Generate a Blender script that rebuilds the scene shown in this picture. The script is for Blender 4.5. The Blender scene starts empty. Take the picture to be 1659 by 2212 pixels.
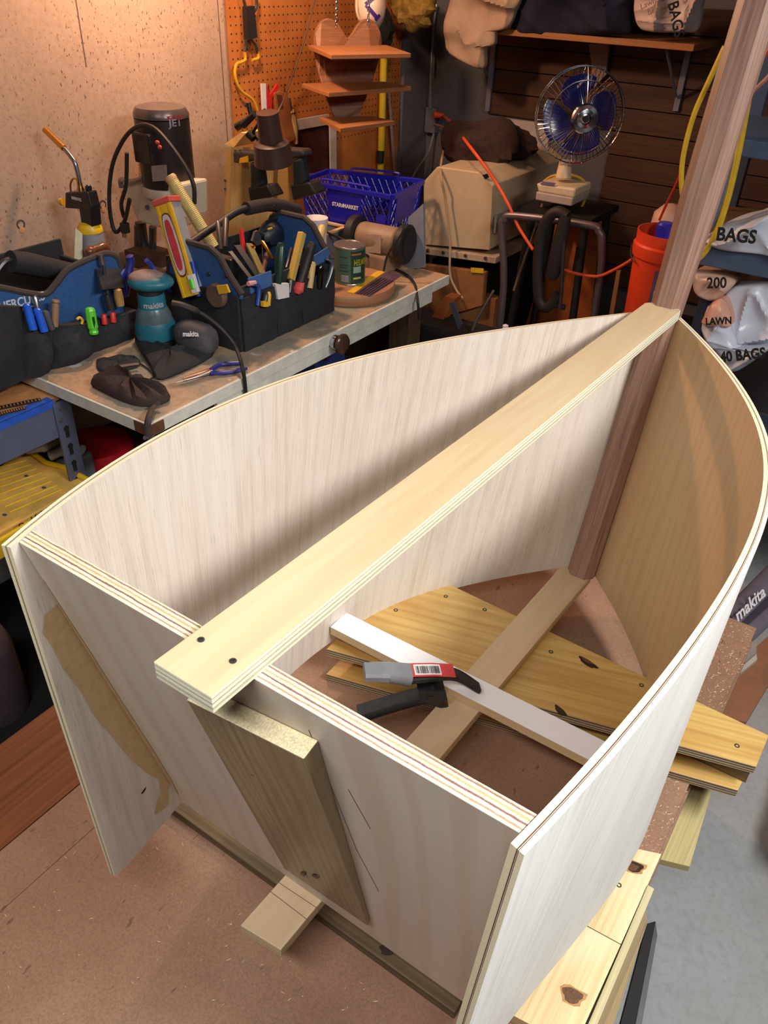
import bpy, bmesh, math, random
from mathutils import Vector as V, Matrix
random.seed(7)
scene = bpy.context.scene
col = scene.collection
# ---------------------------------------------------------------- camera
FPX, CX, CY = 1720.0, 829.5, 1106.0
PITCH, YAW, ROLL = .6078, .5751, .0403
OZ = .78                                    # hull frame -> height above the floor
CAM = V((.3582, -.3192, .8607 + OZ))
_f = V((-math.sin(YAW)*math.cos(PITCH), math.cos(YAW)*math.cos(PITCH), -math.sin(PITCH)))
_r = V((math.cos(YAW), math.sin(YAW), 0)); _u = _r.cross(_f)
_r, _u = math.cos(ROLL)*_r + math.sin(ROLL)*_u, -math.sin(ROLL)*_r + math.cos(ROLL)*_u
cd = bpy.data.cameras.new('camera'); cam = bpy.data.objects.new('camera', cd); col.objects.link(cam)
cd.sensor_fit = 'HORIZONTAL'; cd.sensor_width = 36; cd.lens = 36*FPX/1659; cd.clip_start = .02; cd.clip_end = 60
mw = Matrix((_r, _u, -_f)).transposed().to_4x4(); mw.translation = CAM; cam.matrix_world = mw
scene.camera = cam
# ---------------------------------------------------------------- world, lights, exposure
scene.view_settings.view_transform = 'Standard'; scene.view_settings.look = 'None'
scene.view_settings.gamma = 1; scene.view_settings.use_curve_mapping = False
scene.view_settings.exposure = 0.0
wd = bpy.data.worlds.new('world'); scene.world = wd; wd.use_nodes = True
wd.node_tree.nodes['Background'].inputs[0].default_value = (.75, .85, 1, 1)
wd.node_tree.nodes['Background'].inputs[1].default_value = .012
def area(name, loc, target, sx, sy, power, color):
    l = bpy.data.lights.new(name, 'AREA'); l.shape = 'RECTANGLE'; l.size = sx; l.size_y = sy; l.energy = power; l.color = color
    o = bpy.data.objects.new(name, l); col.objects.link(o); o.location = loc
    o.rotation_euler = (V(target)-V(loc)).to_track_quat('-Z', 'Y').to_euler(); return o
def bulb(name, loc, power, color, r=.04):
    l = bpy.data.lights.new(name, 'POINT'); l.energy = power; l.color = color; l.shadow_soft_size = r
    o = bpy.data.objects.new(name, l); col.objects.link(o); o.location = loc; return o
area('shop_light', (1.31, .52, 2.32), (.15, .32, .75), 1.15, .22, 31, (1, .985, .96)).data.spread = math.radians(130)
area('shop_light', (.10, -.72, 2.35), (0, -.3, .6), 1.15, .22, 15.5, (1, .975, .94)).data.spread = math.radians(130)
bulb('bench_bulb', (-1.50, 1.57, 1.92), 45, (1, .60, .37), .05)
bulb('bench_bulb', (-1.30, 2.15, 1.95), 11, (1, .60, .37), .05)
# ---------------------------------------------------------------- pixel + plane -> point in the room
def at(px, py, x=None, y=None, z=None):
    a = _f + _r*((px-CX)/FPX) - _u*((py-CY)/FPX)
    if z is not None: t = (z-CAM.z)/a.z
    elif y is not None: t = (y-CAM.y)/a.y
    else: t = (x-CAM.x)/a.x
    return CAM + a*t
# ---------------------------------------------------------------- materials
def srgb(c):
    return tuple((v/255/12.92 if v/255 <= .04045 else ((v/255+.055)/1.055)**2.4) for v in c)
_M = {}
def _base(name, rough, metal=0):
    m = bpy.data.materials.new(name); m.use_nodes = True; nt = m.node_tree; b = nt.nodes['Principled BSDF']
    b.inputs['Roughness'].default_value = rough; b.inputs['Metallic'].default_value = metal
    return m, nt, b
def _coord(nt, kind, scale, rot=(0, 0, 0)):
    tc = nt.nodes.new('ShaderNodeTexCoord'); mp = nt.nodes.new('ShaderNodeMapping')
    nt.links.new(tc.outputs[kind], mp.inputs[0]); mp.inputs['Scale'].default_value = scale; mp.inputs['Rotation'].default_value = rot
    return mp.outputs[0]
def _noise(nt, vec, scale, detail=4, rough=.6, dist=0):
    n = nt.nodes.new('ShaderNodeTexNoise'); nt.links.new(vec, n.inputs['Vector'])
    n.inputs['Scale'].default_value = scale; n.inputs['Detail'].default_value = detail
    n.inputs['Roughness'].default_value = rough; n.inputs['Distortion'].default_value = dist; return n.outputs['Fac']
def _ramp(nt, fac, stops):
    r = nt.nodes.new('ShaderNodeValToRGB'); nt.links.new(fac, r.inputs[0]); e = r.color_ramp.elements
    while len(e) < len(stops): e.new(.5)
    for k, (p, c) in enumerate(stops): e[k].position = p; e[k].color = (*c, 1)
    return r.outputs[0]
def _mix(nt, fac, a, b, mode='MIX'):
    n = nt.nodes.new('ShaderNodeMix'); n.data_type = 'RGBA'; n.blend_type = mode
    for s, v in ((0, fac), (6, a), (7, b)):
        if hasattr(v, 'links'): nt.links.new(v, n.inputs[s])
        elif isinstance(v, (int, float)): n.inputs[s].default_value = v
        else: n.inputs[s].default_value = (*v, 1)
    return n.outputs[2]
def _bump(nt, b, h, strength, dist=.001):
    n = nt.nodes.new('ShaderNodeBump'); n.inputs['Strength'].default_value = strength; n.inputs['Distance'].default_value = dist
    nt.links.new(h, n.inputs['Height']); nt.links.new(n.outputs[0], b.inputs['Normal'])
def plain(name, c, rough=.5, metal=0, var=.12, scale=30, bump=0, spec=None):
    if name in _M: return _M[name]
    m, nt, b = _base(name, rough, metal); c = srgb(c)
    v = _coord(nt, 'Object', (1, 1, 1)); n = _noise(nt, v, scale)
    nt.links.new(_ramp(nt, n, [(.3, tuple(x*(1-var) for x in c)), (.7, tuple(min(1, x*(1+var)) for x in c))]), b.inputs['Base Color'])
    if bump: _bump(nt, b, n, bump)
    if spec is not None: b.inputs['Specular IOR Level'].default_value = spec
    _M[name] = m; return m
def wood(name, light, dark, rough=.55, fine=(3, 260), blotch=None, bump=.12, contrast=(.35, .7), rings=None, flecks=None):
    """grain runs along U of the UV map (metres)"""
    if name in _M: return _M[name]
    m, nt, b = _base(name, rough); light, dark = srgb(light), srgb(dark)
    n = _noise(nt, _coord(nt, 'UV', (fine[0], fine[1], 1)), 1, 5, .65)
    c = _ramp(nt, n, [(contrast[0], dark), (contrast[1], light)])
    if rings:
        w = nt.nodes.new('ShaderNodeTexWave'); w.wave_type = 'BANDS'; w.bands_direction = 'Y'
        nt.links.new(_coord(nt, 'UV', (rings[0], rings[1], 1)), w.inputs[0]); w.inputs['Scale'].default_value = 1
        w.inputs['Distortion'].default_value = rings[2]; w.inputs['Detail'].default_value = 3; w.inputs['Detail Scale'].default_value = 1.2
        c = _mix(nt, _ramp(nt, w.outputs['Fac'], [(.55, (0, 0, 0)), (1, (rings[3],)*3)]), c, srgb(rings[4]))
    if blotch:
        n2 = _noise(nt, _coord(nt, 'UV', (3, 9, 1)), 1, 3, .5, .6)
        c = _mix(nt, _ramp(nt, n2, [(.42, (0, 0, 0)), (.72, (blotch[1],)*3)]), c, srgb(blotch[0]))
    if flecks:
        n3 = _noise(nt, _coord(nt, 'UV', (flecks[1], flecks[2], 1)), 1, 2, .5)
        c = _mix(nt, _ramp(nt, n3, [(flecks[3], (0, 0, 0)), (flecks[3]+.05, (flecks[4],)*3)]), c, srgb(flecks[0]))
    nt.links.new(c, b.inputs['Base Color']); _bump(nt, b, n, bump, .0006)
    _M[name] = m; return m
def plyedge(name, cols, n=5, rough=.7, rag=.35):
    """layers across V (0..1) of the UV map, U in metres"""
    if name in _M: return _M[name]
    m, nt, b = _base(name, rough)
    v = _coord(nt, 'UV', (1, 1, 1)); sp = nt.nodes.new('ShaderNodeSeparateXYZ'); nt.links.new(v, sp.inputs[0])
    wob = _noise(nt, _coord(nt, 'UV', (38, 3, 1)), 1, 5, .7)
    ma = nt.nodes.new('ShaderNodeMath'); ma.operation = 'MULTIPLY_ADD'; nt.links.new(wob, ma.inputs[0]); ma.inputs[1].default_value = rag/n
    nt.links.new(sp.outputs[1], ma.inputs[2])
    mb = nt.nodes.new('ShaderNodeMath'); mb.operation = 'SUBTRACT'; nt.links.new(ma.outputs[0], mb.inputs[0]); mb.inputs[1].default_value = rag/n/2
    r = nt.nodes.new('ShaderNodeValToRGB'); nt.links.new(mb.outputs[0], r.inputs[0]); r.color_ramp.interpolation = 'CONSTANT'; e = r.color_ramp.elements
    while len(e) < len(cols): e.new(.5)
    for k, (p, cc) in enumerate(cols): e[k].position = p; e[k].color = (*srgb(cc), 1)
    fine = _noise(nt, _coord(nt, 'UV', (420, 26, 1)), 1, 3)
    c = _mix(nt, .45, r.outputs[0], _ramp(nt, fine, [(.35, (.25, .2, .14)), (.6, (.95, .9, .8))]), 'SOFT_LIGHT')
    nt.links.new(c, b.inputs['Base Color']); _bump(nt, b, fine, .35, .0008); _M[name] = m; return m
# ---------------------------------------------------------------- mesh builder
def frame(d, up=V((0, 0, 1))):
    d = V(d).normalized()
    if abs(d.dot(up)) > .98: up = V((0, 1, 0))
    a = up.cross(d).normalized(); return a, d.cross(a)
class MB:
    def __init__(s): s.v = []; s.f = []; s.u = []; s.m = []
    def face(s, pts, uv=None, m=0):
        i = len(s.v); s.v += [V(p) for p in pts]; s.f.append(tuple(range(i, i+len(pts)))); s.u.append(uv or [(p[0], p[1]) for p in pts]); s.m.append(m)
    def raw(s, vs, fs, m=0, uvs=None):
        i = len(s.v); s.v += [V(p) for p in vs]
        for k, f in enumerate(fs):
            s.f.append(tuple(i+j for j in f)); s.m.append(m)
            s.u.append(uvs[k] if uvs else [(vs[j][0]+vs[j][1]*.3, vs[j][2]+vs[j][1]) for j in f])
        return s
    def hexa(s, c, grain=None, thick=None, me=0):
        """c: 8 corners, index = ix + 2*iy + 4*iz; grain axis gives U; faces not normal to 'thick' use slot me with layered UV"""
        c = [V(p) for p in c]
        ax = [(c[1]-c[0]).length, (c[2]-c[0]).length, (c[4]-c[0]).length]
        if grain is None: grain = ax.index(max(ax))
        org = V((random.random()*3, random.random()*3, 0))
        for n in range(3):
            a, b = [k for k in range(3) if k != n]
            for side in (0, 1):
                idx = []
                for (p, q) in ((0, 0), (1, 0), (1, 1), (0, 1)):
                    g = [0, 0, 0]; g[n] = side; g[a] = p; g[b] = q; idx.append((g, g[0]+2*g[1]+4*g[2]))
                if (n == 1) == (side == 1): idx = idx[::-1]
                if n != 1: pass
                lay = thick is not None and n != thick
                uv = []
                for g, i in idx:
                    if lay:
                        o = a if b == thick else b
                        uv.append((g[o]*ax[o]+org.x, g[thick]))
                    else:
                        uu = grain if grain != n else a
                        vv = b if uu == a else a
                        uv.append((g[uu]*ax[uu]+org.x, g[vv]*ax[vv]+org.y+n*.37+side*.19))
                s.face([c[i] for g, i in idx], uv, me if lay else 0)
        return s
    def box(s, ctr, size, R=None, grain=None, thick=None, me=0, taper=None):
        ctr = V(ctr); h = V(size)/2; c = []
        for k in range(8):
            p = V((h.x*(1 if k & 1 else -1), h.y*(1 if k & 2 else -1), h.z*(1 if k & 4 else -1)))
            if taper and k & 4: p.x *= taper; p.y *= taper
            c.append(ctr + (R @ p if R is not None else p))
        return s.hexa(c, grain, thick, me)
    def tube(s, path, r, n=10, caps=True, m=0, closed=False, squash=1):
        path = [V(p) for p in path]; N = len(path); rr = r if isinstance(r, (list, tuple)) else [r]*N
        base = len(s.v); d0 = (path[1]-path[0]); a, b = frame(d0); ln = 0; U = []
        for i, p in enumerate(path):
            if closed: d = path[(i+1) % N]-path[i-1]
            else: d = path[min(i+1, N-1)]-path[max(i-1, 0)]
            d.normalize(); a = (a-d*a.dot(d)).normalized(); b = d.cross(a)
            if i: ln += (p-path[i-1]).length
            U.append(ln)
            for k in range(n):
                t = 2*math.pi*k/n; s.v.append(p + (a*math.cos(t)+b*math.sin(t)*squash)*rr[i])
        for i in range(N if closed else N-1):
            j = (i+1) % N
            for k in range(n):
                q = (k+1) % n
                s.f.append((base+i*n+k, base+i*n+q, base+j*n+q, base+j*n+k)); s.m.append(m)
                s.u.append([(U[i], k*.01), (U[i], k*.01+.01), (U[j], k*.01+.01), (U[j], k*.01)])
        if caps and not closed:
            for i, rev in ((0, True), (N-1, False)):
                f = [base+i*n+k for k in range(n)]; f = f[::-1] if rev else f
                s.f.append(tuple(f)); s.m.append(m); s.u.append([(s.v[j][0], s.v[j][1]) for j in f])
        return s
    def cyl(s, p0, p1, r0, r1=None, n=20, m=0, caps=True):
        return s.tube([p0, p1], [r0, r0 if r1 is None else r1], n, caps, m)
    def lathe(s, o, d, prof, n=24, m=0, caps=True):
        """prof: (radius, distance along d)"""
        d = V(d).normalized(); a, b = frame(d); o = V(o); base = len(s.v); N = len(prof); ln = 0
        for (r, h) in prof:
            for k in range(n):
                t = 2*math.pi*k/n; s.v.append(o + d*h + (a*math.cos(t)+b*math.sin(t))*max(r, 1e-5))
        for i in range(N-1):
            for k in range(n):
                q = (k+1) % n; s.f.append((base+i*n+k, base+i*n+q, base+(i+1)*n+q, base+(i+1)*n+k)); s.m.append(m)
                s.u.append([(k/n, prof[i][1]), ((k+1)/n, prof[i][1]), ((k+1)/n, prof[i+1][1]), (k/n, prof[i+1][1])])
        if caps:
            for i, rev in ((0, True), (N-1, False)):
                if prof[i][0] > 1e-4:
                    f = [base+i*n+k for k in range(n)]; f = f[::-1] if rev else f
                    s.f.append(tuple(f)); s.m.append(m); s.u.append([(s.v[j][0], s.v[j][1]) for j in f])
        return s
    def prism(s, poly, ext, m=0, me=None, thickuv=False):
        poly = [V(p) for p in poly]; ext = V(ext); n = len(poly)
        nrm = sum(((poly[i]-poly[0]).cross(poly[(i+1) % n]-poly[0]) for i in range(n)), V())
        if nrm.dot(ext) > 0: poly = poly[::-1]
        q = [p+ext for p in poly]
        lng = max(range(n), key=lambda i: (poly[(i+1) % n]-poly[i]).length); ud = (poly[(lng+1) % n]-poly[lng]).normalized(); vd = ext.normalized().cross(ud)
        uv = [(p.dot(ud), p.dot(vd)) for p in poly]
        s.face(poly, uv, m); s.face(q[::-1], uv[::-1], m); ln = 0
        for i in range(n):
            j = (i+1) % n; L = (poly[j]-poly[i]).length
            s.face([poly[j], poly[i], q[i], q[j]], [(ln+L, 0), (ln, 0), (ln, 1), (ln+L, 1)] if thickuv else [(ln+L, 0), (ln, 0), (ln, ext.length), (ln+L, ext.length)], m if me is None else me); ln += L
        return s
    def ell(s, c, r, R=None, n=16, k=10, m=0, fn=None):
        c = V(c); base = len(s.v)
        for i in range(k+1):
            ph = math.pi*i/k
            for j in range(n):
                t = 2*math.pi*j/n; d = V((math.sin(ph)*math.cos(t), math.sin(ph)*math.sin(t), math.cos(ph))); q = fn(d) if fn else 1
                p = V((d.x*r[0]*q, d.y*r[1]*q, d.z*r[2]*q)); s.v.append(c + (R @ p if R is not None else p))
        for i in range(k):
            for j in range(n):
                l = (j+1) % n; s.f.append((base+i*n+j, base+(i+1)*n+j, base+(i+1)*n+l, base+i*n+l)); s.m.append(m)
                s.u.append([(j*.1, i*.1), (j*.1, i*.1+.1), (j*.1+.1, i*.1+.1), (j*.1+.1, i*.1)])
        return s
    def grid(s, P, m=0, closeu=False, uv=None):
        A = len(P); B = len(P[0]); base = len(s.v)
        for row in P: s.v += [V(p) for p in row]
        for i in range(A-1):
            for j in range(B if closeu else B-1):
                l = (j+1) % B; s.f.append((base+i*B+j, base+i*B+l, base+(i+1)*B+l, base+(i+1)*B+j)); s.m.append(m)
                s.u.append([uv[i][j], uv[i][l], uv[i+1][l], uv[i+1][j]] if uv else [(i*.02, j*.02), (i*.02, j*.02+.02), (i*.02+.02, j*.02+.02), (i*.02+.02, j*.02)])
        return s
    def build(s, name, mats, parent=None, smooth=False, bevel=0, label=None, weld=True, subsurf=0, solid=0):
        if not isinstance(mats, (list, tuple)): mats = [mats]
        if parent is not None: off = V(parent['_o'])
        else:
            xs = [p.x for p in s.v]; ys = [p.y for p in s.v]; zs = [p.z for p in s.v]; off = V(((min(xs)+max(xs))/2, (min(ys)+max(ys))/2, min(zs)))
        me = bpy.data.meshes.new(name); me.from_pydata([tuple(p-off) for p in s.v], [], s.f)
        ul = me.uv_layers.new(name='UVMap'); k = 0
        for fu in s.u:
            for c in fu: ul.data[k].uv = c; k += 1
        for mt in mats: me.materials.append(mt)
        me.polygons.foreach_set('material_index', s.m)
        bm = bmesh.new(); bm.from_mesh(me)
        if weld: bmesh.ops.remove_doubles(bm, verts=bm.verts, dist=1e-5)
        bmesh.ops.recalc_face_normals(bm, faces=bm.faces)
        bm.to_mesh(me); bm.free()
        if smooth: me.polygons.foreach_set('use_smooth', [True]*len(me.polygons))
        o = bpy.data.objects.new(name, me); col.objects.link(o); o['_o'] = tuple(off)
        if parent is not None: o.parent = parent
        else: o.location = off
        if label: o['label'] = label
        if solid: md = o.modifiers.new('solid', 'SOLIDIFY'); md.thickness = solid; md.offset = 0
        if bevel: md = o.modifiers.new('bevel', 'BEVEL'); md.width = bevel; md.segments = 2; md.limit_method = 'ANGLE'; md.angle_limit = .6
        if subsurf: md = o.modifiers.new('sub', 'SUBSURF'); md.levels = subsurf; md.render_levels = subsurf
        if smooth and not subsurf:
            md = o.modifiers.new('es', 'EDGE_SPLIT'); md.split_angle = .7
        return o
def thing(name, label, cat, loc, group=None):
    o = bpy.data.objects.new(name, None); col.objects.link(o); o.location = V(loc); o['_o'] = tuple(V(loc)); o.empty_display_size = .05
    o['label'] = label; o['category'] = cat
    if group: o['group'] = group
    return o
def tag(o, label, cat, group=None):
    o['label'] = label; o['category'] = cat
    if group: o['group'] = group
    return o
def struct(o, label=None):
    o['kind'] = 'structure'
    if label: o['label'] = label
    return o
def lettering(txt, size, ctr, right, up, mat, parent, name='lettering', width=None, bold=0, depth=.0004, shear=0, bend=None):
    cu = bpy.data.curves.new(name, 'FONT'); cu.body = txt; cu.size = size; cu.align_x = 'CENTER'; cu.align_y = 'CENTER'; cu.extrude = depth; cu.offset = bold; cu.shear = shear
    cu.resolution_u = 3
    o = bpy.data.objects.new(name, cu); col.objects.link(o); dg = bpy.context.evaluated_depsgraph_get()
    me = bpy.data.meshes.new_from_object(o.evaluated_get(dg)); bpy.data.objects.remove(o)
    xs = [v.co.x for v in me.vertices]; k = width/(max(xs)-min(xs)) if width else 1
    right = V(right).normalized(); up = V(up); up = (up-right*up.dot(right)).normalized(); nr = right.cross(up); off = V(parent['_o'])
    for v in me.vertices:
        q = V(ctr)+right*(v.co.x*k)+up*v.co.y+nr*v.co.z
        if bend: q = bend(q)
        v.co = q-off
    me.materials.clear(); me.materials.append(mat)
    o = bpy.data.objects.new(name, me); col.objects.link(o); o.parent = parent; o['_o'] = tuple(off); return o
def lerp(a, b, t): return a + (b-a)*t
def bez(p, n=24):
    """Catmull-Rom through the points"""
    p = [V(q) for q in p]; out = []
    for i in range(len(p)-1):
        a, b, c, d = p[max(i-1, 0)], p[i], p[i+1], p[min(i+2, len(p)-1)]
        for k in range(n):
            t = k/n; out.append(.5*((2*b)+(c-a)*t+(2*a-5*b+4*c-d)*t*t+(3*b-a-3*c+d)*t**3))
    return out+[p[-1]]
def rot(ax, deg): return Matrix.Rotation(math.radians(deg), 3, ax)
# ================================================================ floor and table the hull stands on
def M_concrete(name, c1, c2, c3, pits=True, scale=1.0):
    m, nt, b = _base(name, .85); v = _coord(nt, 'Object', (1, 1, 1))
    n1 = _noise(nt, v, 2.2*scale, 6, .6); n2 = _noise(nt, v, 60*scale, 4, .7)
    c = _mix(nt, _ramp(nt, n1, [(.35, (0, 0, 0)), (.7, (1, 1, 1))]), srgb(c1), srgb(c2))
    c = _mix(nt, _ramp(nt, n2, [(.3, (.35,)*3), (.55, (0, 0, 0))]), c, srgb(c3))
    if pits:
        n3 = _noise(nt, _coord(nt, 'Object', (1, 1, .6)), 120*scale, 2, .5)
        n4 = _noise(nt, v, 5*scale, 3, .5)
        k = nt.nodes.new('ShaderNodeMath'); k.operation = 'MULTIPLY'; nt.links.new(_ramp(nt, n3, [(.635, (0, 0, 0)), (.67, (.8,)*3)]), k.inputs[0])
        nt.links.new(_ramp(nt, n4, [(.35, (.15,)*3), (.6, (1, 1, 1))]), k.inputs[1])
        c = _mix(nt, k.outputs[0], c, srgb((60, 45, 38)))
    nt.links.new(c, b.inputs['Base Color']); _bump(nt, b, n2, .25, .002); return m
m_floor = M_concrete('floor_concrete', (166, 168, 170), (146, 146, 145), (122, 120, 116), False)
shade_sheet_ = MB().box((-1.16, .30, .004), (.98, 1.5, .008)).build('floor_shade_sheet', plain('floor_shade_black', (22, 22, 24), .9), None); tag(shade_sheet_, 'added black sheet standing in for shade on the floor left of the work table', 'mat')  # black sheet added to darken the floor, in place of deep shade
fl = MB().grid([[(-2.2, -1.2, 0), (2.2, -1.2, 0)], [(-2.2, 3.6, 0), (2.2, 3.6, 0)]]).build('floor', m_floor); struct(fl, 'grey stained concrete basement floor')

def M_hardboard():
    m, nt, b = _base('hardboard', .48); v = _coord(nt, 'Object', (1, 1, 1))
    n1 = _noise(nt, v, 3.5, 4, .6); n2 = _noise(nt, v, 320, 3, .6); n3 = _noise(nt, _coord(nt, 'Object', (1, .35, 1)), 90, 2, .5)
    c = _mix(nt, _ramp(nt, n1, [(.3, (0, 0, 0)), (.75, (1, 1, 1))]), srgb((140, 104, 82)), srgb((162, 128, 106)))
    c = _mix(nt, _ramp(nt, n2, [(.3, (.35,)*3), (.6, (0, 0, 0))]), c, srgb((82, 52, 36)))
    c = _mix(nt, _ramp(nt, n3, [(.70, (0, 0, 0)), (.74, (.5,)*3)]), c, srgb((60, 40, 32)))
    nt.links.new(c, b.inputs['Base Color']); _bump(nt, b, n2, .1, .0006); return m
m_hard = M_hardboard()
m_redply = wood('red_floorboard', (142, 88, 56), (96, 54, 32), .42, (2, 90), ((120, 66, 40), .6))
m_darkw = wood('dark_frame_wood', (92, 70, 50), (58, 42, 30), .7)
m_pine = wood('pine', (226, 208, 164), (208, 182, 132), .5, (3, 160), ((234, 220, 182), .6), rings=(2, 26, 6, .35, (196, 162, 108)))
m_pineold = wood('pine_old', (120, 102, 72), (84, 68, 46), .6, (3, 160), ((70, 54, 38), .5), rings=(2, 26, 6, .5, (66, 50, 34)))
m_knot = plain('knot', (92, 60, 36), .5, 0, .4, 300)
m_knotr = plain('knot_ring', (176, 128, 78), .5, 0, .25, 200)
m_knotd = plain('knot_dark', (44, 28, 18), .5, 0, .4, 300)
m_screw = plain('screw_black', (50, 50, 54), .5, .2)
ZT = .52
tb = thing('work_table', 'low work table topped with brown hardboard under the boat hull', 'table', (-.15, .45, 0))
MB().box((-.0265, .45, ZT-.003), (.737, 1.40, .006), grain=1).build('hardboard_sheet', m_hard, tb)
MB().box((-.4365, .45, ZT-.003), (.081, 1.40, .006), grain=1).build('hardboard_sheet', m_hard, tb)
MB().box((-.566, .45, ZT-.004), (.172, 1.40, .006), grain=1).build('floorboard', m_redply, tb)
MB().box((-.153, .45, ZT-.0155), (.99, 1.39, .019), grain=1).build('table_base', m_darkw, tb)
MB().box((.335, .67, ZT-.06), (.022, .93, .07), grain=1).build('apron', m_hard, tb)
T0, T1, B0, B1 = V((.3515, .44, .512)), V((.3575, -.20, .512)), at(1398, 1995, z=.40), at(1300, 2330, z=.40); B1.y = min(B1.y, .10)
MB().prism([T0, T1, V((B1.x, -.20, .40)), B1, B0], (-.014, 0, -.004)).build('splayed_apron', wood('apron_pine', (205, 182, 140), (180, 150, 104), .6), tb)
for (x, y) in ((.30, 1.08), (-.58, 1.08), (-.58, -.18), (.30, -.12)):
    MB().box((x, y, .21), (.07, .07, .42)).build('leg', m_darkw, tb)
# plywood gusset hanging under the edge, black steel bar
g = [at(1488, 1690, z=.44), at(1540, 1700, z=.44), at(1490, 1872, z=.44), at(1425, 1856, z=.44)]
MB().prism(g+[V((.26, g[3].y-.02, .44)), V((.26, g[0].y, .44))], (0, 0, -.014)).build('gusset', wood('olive_ply', (190, 178, 128), (165, 150, 100), .6), tb)
MB().prism([at(1398, 1995, z=.395), at(1416, 1990, z=.395), at(1350, 2330, z=.395), at(1310, 2330, z=.395)], (0, 0, -.03)).build('gap_shade_strip', plain('gap_shade_black', (16, 16, 17), .8), tb)  # black strip stands in for the shadowed gap between apron and bar
MB().prism([at(1416, 1990, z=.396), at(1420, 2020, z=.396), at(1366, 2330, z=.396), at(1350, 2330, z=.396)], (0, 0, -.034)).build('steel_bar', plain('bar_black', (92, 96, 100), .4, .5), tb)
def screw(p, parent, r=.0045, n=V((0, 0, 1)), name='screw_head'):
    return MB().lathe(V(p)-n*.001, n, [(r, 0), (r, .0012), (r*.55, .0016), (r*.5, .0008), (0, .0008)], 10).build(name, m_screw, parent)
def knot(p, rx, ry, ang, parent, dark=False, n=V((0, 0, 1)), name='knot', ring=True):
    p = V(p); a, b = frame(n); pts = []
    for k in range(14):
        t = 2*math.pi*k/14; q = 1+.14*math.sin(3*t+ang)+.08*math.sin(5*t); x, y = rx*math.cos(t)*q, ry*math.sin(t)*q
        c, s_ = math.cos(ang), math.sin(ang); pts.append(p + a*(x*c-y*s_) + b*(x*s_+y*c) - n*.0008)
    ctr = sum(pts, V())/len(pts)
    if ring: MB().prism([ctr+(q-ctr)*(1.28+.12*math.sin(k*1.7))-n*.0001 for k, q in enumerate(pts)], n*.0010).build('knot_ring', m_knotr, parent)
    return MB().prism(pts, n*.0012).build(name, m_knotd if dark else m_knot, parent)
# loose pine plank on the table, right of the hull
zp = ZT+.02
pl = thing('pine_plank', 'knotty yellow pine plank lying on the table beside the hull', 'plank', (.25, .34, ZT))
MB().prism([V((.206, .172, zp)), V((.341, .19, zp)), V((.343, .345, zp)), V((.206, .336, zp))], (0, 0, -.0195)).build('board', m_pine, pl)
MB().prism([V((.206, .3375, zp)), V((.343, .3465, zp)), V((.345, .512, zp)), V((.302, .495, zp)), V((.206, .475, zp))], (0, 0, -.0195)).build('board', m_pine, pl)
knot(at(1236, 2150, z=zp), .013, .010, .3, pl); knot(at(1370, 1872, z=zp), .013, .009, .4, pl, True); knot(at(1366, 1873, z=zp)+V((0, 0, .0003)), .009, .006, .4, pl)
screw(at(1337, 1912, z=zp), pl, .004)
tag(MB().box((.3495, .30, ZT+.008), (.010, .30, .03), grain=1).build('edge_batten', wood('batten_olive', (200, 190, 150), (170, 158, 118), .6), None, bevel=.001), 'thin pale batten along the table edge beside the knotty plank', 'batten')
# dark plank under the transom
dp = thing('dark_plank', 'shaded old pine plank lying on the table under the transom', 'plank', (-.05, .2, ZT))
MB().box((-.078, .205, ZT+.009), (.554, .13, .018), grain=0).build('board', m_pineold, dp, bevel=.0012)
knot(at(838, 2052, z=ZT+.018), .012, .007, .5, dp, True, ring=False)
# ================================================================ plywood stand: two plates and a spacer
m_ply = wood('stand_ply', (214, 182, 112), (190, 152, 84), .38, (4, 130), ((170, 122, 62), .75), rings=(2.5, 14, 5, .35, (168, 124, 66)))
m_edge7 = plyedge('edge_seven', [(0, (160, 140, 110)), (.13, (84, 70, 56)), (.28, (176, 160, 130)), (.42, (88, 74, 60)), (.57, (180, 162, 132)), (.72, (92, 78, 62)), (.86, (184, 166, 136))], 7)
st = thing('plywood_stand', 'two stacked plywood plates with a spacer carrying the boat hull', 'stand', (.05, .68, ZT))
zu = .592
MB().prism([V((-.298, .517, zu)), V((.422, .714, zu)), V((.424, .793, zu)), V((-.30, .815, zu))], (0, 0, -.018), 0, 1, True).build('upper_plate', [m_ply, m_edge7], st, bevel=.0008)
MB().prism([V((-.292, .507, ZT+.0185)), V((.412, .700, ZT+.0185)), V((.418, .79, ZT+.0185)), V((-.295, .81, ZT+.0185))], (0, 0, -.018), 0, 1, True).build('lower_plate', [m_ply, m_edge7], st, bevel=.0008)
MB().prism([V((-.20, .575, ZT+.0187)), V((.30, .72, ZT+.0187)), V((.418, .722, ZT+.0187)), V((.42, .785, ZT+.0187)), V((-.20, .80, ZT+.0187))], (0, 0, .0346)).build('spacer', wood('spacer_brown', (128, 102, 70), (92, 70, 44), .6), st)
for q in ((1047, 1317), (855, 1318), (1592, 1611), (1190, 1408), (1386, 1480), (963, 1288)): screw(at(*q, z=zu), st)
knot(at(1270, 1432, z=zu), .020, .007, -.2, st, True, ring=False); knot(at(1210, 1535, z=zu), .013, .006, -.4, st, True, ring=False); knot(at(1268, 1428, z=zu)+V((0, 0, .0003)), .012, .004, -.2, st)
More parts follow.
